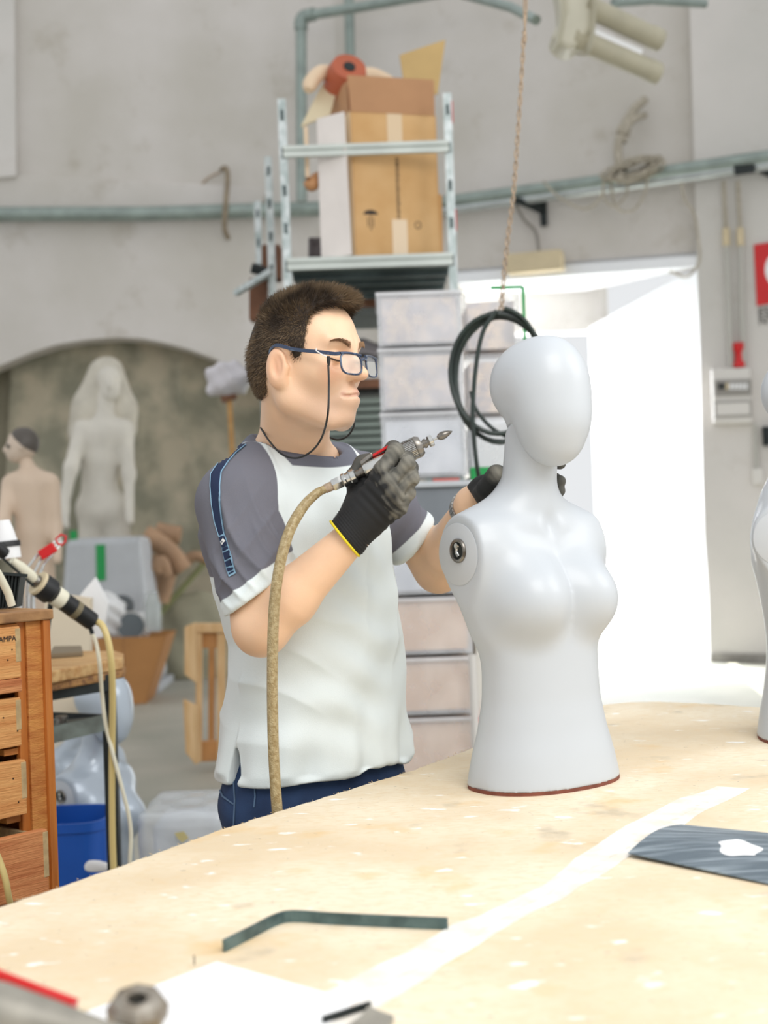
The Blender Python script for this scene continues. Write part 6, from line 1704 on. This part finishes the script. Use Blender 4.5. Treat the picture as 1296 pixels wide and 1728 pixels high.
cbox('side_panel', .49, .502, 0, zc - .02, -.45, 0, M_cab2, cab)
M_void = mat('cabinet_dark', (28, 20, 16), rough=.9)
cbox('drawer_gap_shade', .07, .49, 0.02, zc - .04, -.32, -.31, M_void, cab)  # near-black sheet paints the shade in the gaps between drawers
rows = [(1052, 1137, .010, M_dr), (1170, 1250, .004, M_dr), (1272, 1362, .014, M_dr), (1384, 1488, .060, M_dr2), (1497, 1560, .012, M_dr2)]
for i, (ya, yb, po, m) in enumerate(rows):
    za, zb = zat(50, ya, DC), zat(50, yb, DC)
    s0 = .071 if i != 3 else .060
    d_ = cbox('drawer', s0, .46, zb, za, po - .018, po, m, cab, .002)
    cbox('side', s0 + .004, s0 + .014, zb + .008, za - .01, -.30, po - .019, M_end, d_)
    cbox('base', s0 + .004, .45, zb + .004, zb + .010, -.30, po - .019, M_end, d_)
    cbox('end_grain', s0 - .001, s0 + .011, zb + .03, za - .004, po - .0175, po + .0008, M_end, d_)
    if i == 0: cbox('lower_board', .071, .46, zat(50, 1160, DC), zb - .001, po - .018, po + .002, M_dr2, d_, .002)
    if i in (1, 2): cbox('runner', .068, .10, zb - .018, zb - .006, -.1, -.012, M_cabL, cab)
for py_ in (1085, 1180, 1210, 1240, 1310, 1420, 1460):     # weathered cracks
    z_ = zat(30, py_, DC); g = G(); s1 = .30
    pp = [cf(.07 + .03 * k, z_ + rnd.uniform(-.001, .001), .0145 if py_ > 1272 else .0105) for k in range(9)]
text('pencilled_letters', 'ZAMPA', cf(.128, zat(30, 1076, DC), .0112), .0145, fx, (0, 0, 1), M_ink, cab, .0003)
g = G()
for s_, y_ in ((.10, 1106), (.13, 1118), (.09, 1090), (.12, 1075), (.11, 1200), (.08, 1225), (.10, 1300), (.09, 1340)):
    o_ = {1: .010}.get(0, .0105 if y_ < 1140 else (.0045 if y_ < 1255 else .0145)); g.lathe([(0, 0), (.0016, 0), (.0016, .0006), (0, .0006)], cf(s_, zat(40, y_, DC), o_ - .0002), ny, 8)
out('nail_holes', g, M_void, cab, kind='stuff')
leadtube('bench_hose', spline([P(-14, 1425, 2.55), P(-2, 1450, 2.55), P(8, 1480, 2.55), P(14, 1510, 2.56), P(22, 1560, 2.6), P(30, 1700, 2.65)], 8), .0062, M_yhose, 'short yellowish hose hanging before the lowest cabinet drawers', 'hose')

# blue bin under the table
bb = thing('blue_bin', P(138, 1500, 4.15), 'deep blue plastic bin under the small table', 'bin')
M_blue = mat('blue_plastic', (18, 82, 172), rough=.4, var=.06, scale=5)
D = 4.15; zb1 = zat(140, 1392, D); cx_ = P(104, 1400, D + .15).x
g = G(); W0, W1 = .125, .145
def ringpts(w, d, z, n=32, e=4): return [Vector((cx_ + w * math.copysign(abs(math.cos(t)) ** (2 / e), math.cos(t)), D + .16 + d * math.copysign(abs(math.sin(t)) ** (2 / e), math.sin(t)), z)) for t in [2 * math.pi * k / n for k in range(n)]]
rings = [ringpts(W0, .12, .004), ringpts(W1, .14, zb1 - .03), ringpts(W1 + .006, .146, zb1 - .028), ringpts(W1 + .007, .147, zb1), ringpts(W1 - .002, .138, zb1), ringpts(W0 - .004, .116, .012)]
vs = [p for r_ in rings for p in r_]; fs = []
for i in range(len(rings) - 1):
    for k in range(32): l = (k + 1) % 32; fs.append((i * 32 + k, i * 32 + l, (i + 1) * 32 + l, (i + 1) * 32 + k))
fs += [tuple(range(31, -1, -1)), tuple(5 * 32 + k for k in range(32))]
g.add(vs, fs); out('bin_body', g, M_blue, bb, smooth=True, angle=45)
blob('rag', P(163, 1462, D - .03), (.038, .010, .02), M_paperw, .002, 80, .005, label='white scrap stuck low on the front of the blue bin', cat='scrap')
# clear film wrapped package
D = 4.3; pk = thing('wrapped_package', P(300, 1480, D), 'package wrapped in clear film on the floor left of the worker', 'package')
zpk = zat(300, 1350, D + .2); x0, x1 = P(228, 1400, D).x, P(382, 1400, D).x
def pkf(p):
    c = V3(((x0 + x1) / 2, D + .2, zpk / 2)); q_ = np.abs(p - c) - V3(((x1 - x0) / 2 - .03, .17, zpk / 2 - .03))
    d = np.linalg.norm(np.maximum(q_, 0), axis=1) + np.minimum(q_.max(1), 0) - .028
    return d + .003 * np.sin(p[:, 0] * 38 + p[:, 2] * 30) * np.sin(p[:, 2] * 42 + p[:, 1] * 33)
v, F = sdf_mesh(pkf, (x0 - .05, D - .06, -.03), (x1 + .05, D + .5, zpk + .05), .011, 1)
v[:, 2] = np.maximum(v[:, 2], .003)
out_np('wrap', v, F, clearmat('film_wrap', (222, 226, 230), .45, .15), pk)
g = G(); g.box(((x0 + x1) / 2, D + .22, zpk / 2 - .02), (x1 - x0 - .08, .28, zpk - .07)); out('carton', g, mat('pale_carton', (190, 196, 202), rough=.7, col2=(210, 214, 216), scale=6), pk, bevel=.01)
g = G(); a = P(306, 1412, D - .012); g.prism([a + Vector((-.02, 0, .012)), a + Vector((.008, 0, .016)), a + Vector((.022, 0, -.004)), a + Vector((.002, 0, -.018)), a + Vector((-.012, 0, -.004))], (0, -.002, 0)); out('tape_scrap', g, mat('yellowish_tape', (196, 184, 130), rough=.5), pk)
# wooden frame/crate standing on the floor
D = 7.45; wc_ = thing('wooden_crate', P(345, 1295, D), 'pale wooden open crate frame standing on the floor left of the worker', 'frame')
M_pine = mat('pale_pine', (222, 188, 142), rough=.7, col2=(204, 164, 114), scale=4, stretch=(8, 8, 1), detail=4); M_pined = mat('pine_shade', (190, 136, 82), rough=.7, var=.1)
zb2 = 0.0
def wb(nm, pix, dep, th, m=M_pine):
    g = G(); g.prism([P(x, y, dep) for x, y in pix], (0, th, 0)); return out(nm, g, m, wc_, bevel=.004)
wb('side_board', [(311, 1058), (330, 1050), (333, 1155), (311, 1138)], D - .1, .03)
wb('side_board', [(309, 1180), (333, 1192), (331, 1292), (313, 1270)], D - .1, .03)
wb('upright', [(330, 1056), (341, 1056), (340, 1285), (330, 1290)], D, .04)
wb('upright', [(366, 1070), (380, 1068), (380, 1280), (366, 1284)], D, .04)
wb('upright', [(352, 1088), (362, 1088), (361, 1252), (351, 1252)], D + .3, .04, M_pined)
wb('top_rail', [(330, 1052), (400, 1052), (400, 1068), (330, 1068)], D - .01, .05)
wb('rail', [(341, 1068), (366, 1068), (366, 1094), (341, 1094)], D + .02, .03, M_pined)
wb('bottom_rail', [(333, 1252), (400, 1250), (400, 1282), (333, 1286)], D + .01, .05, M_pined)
wb('upright', [(386, 1068), (398, 1068), (398, 1282), (386, 1282)], D + .05, .04)
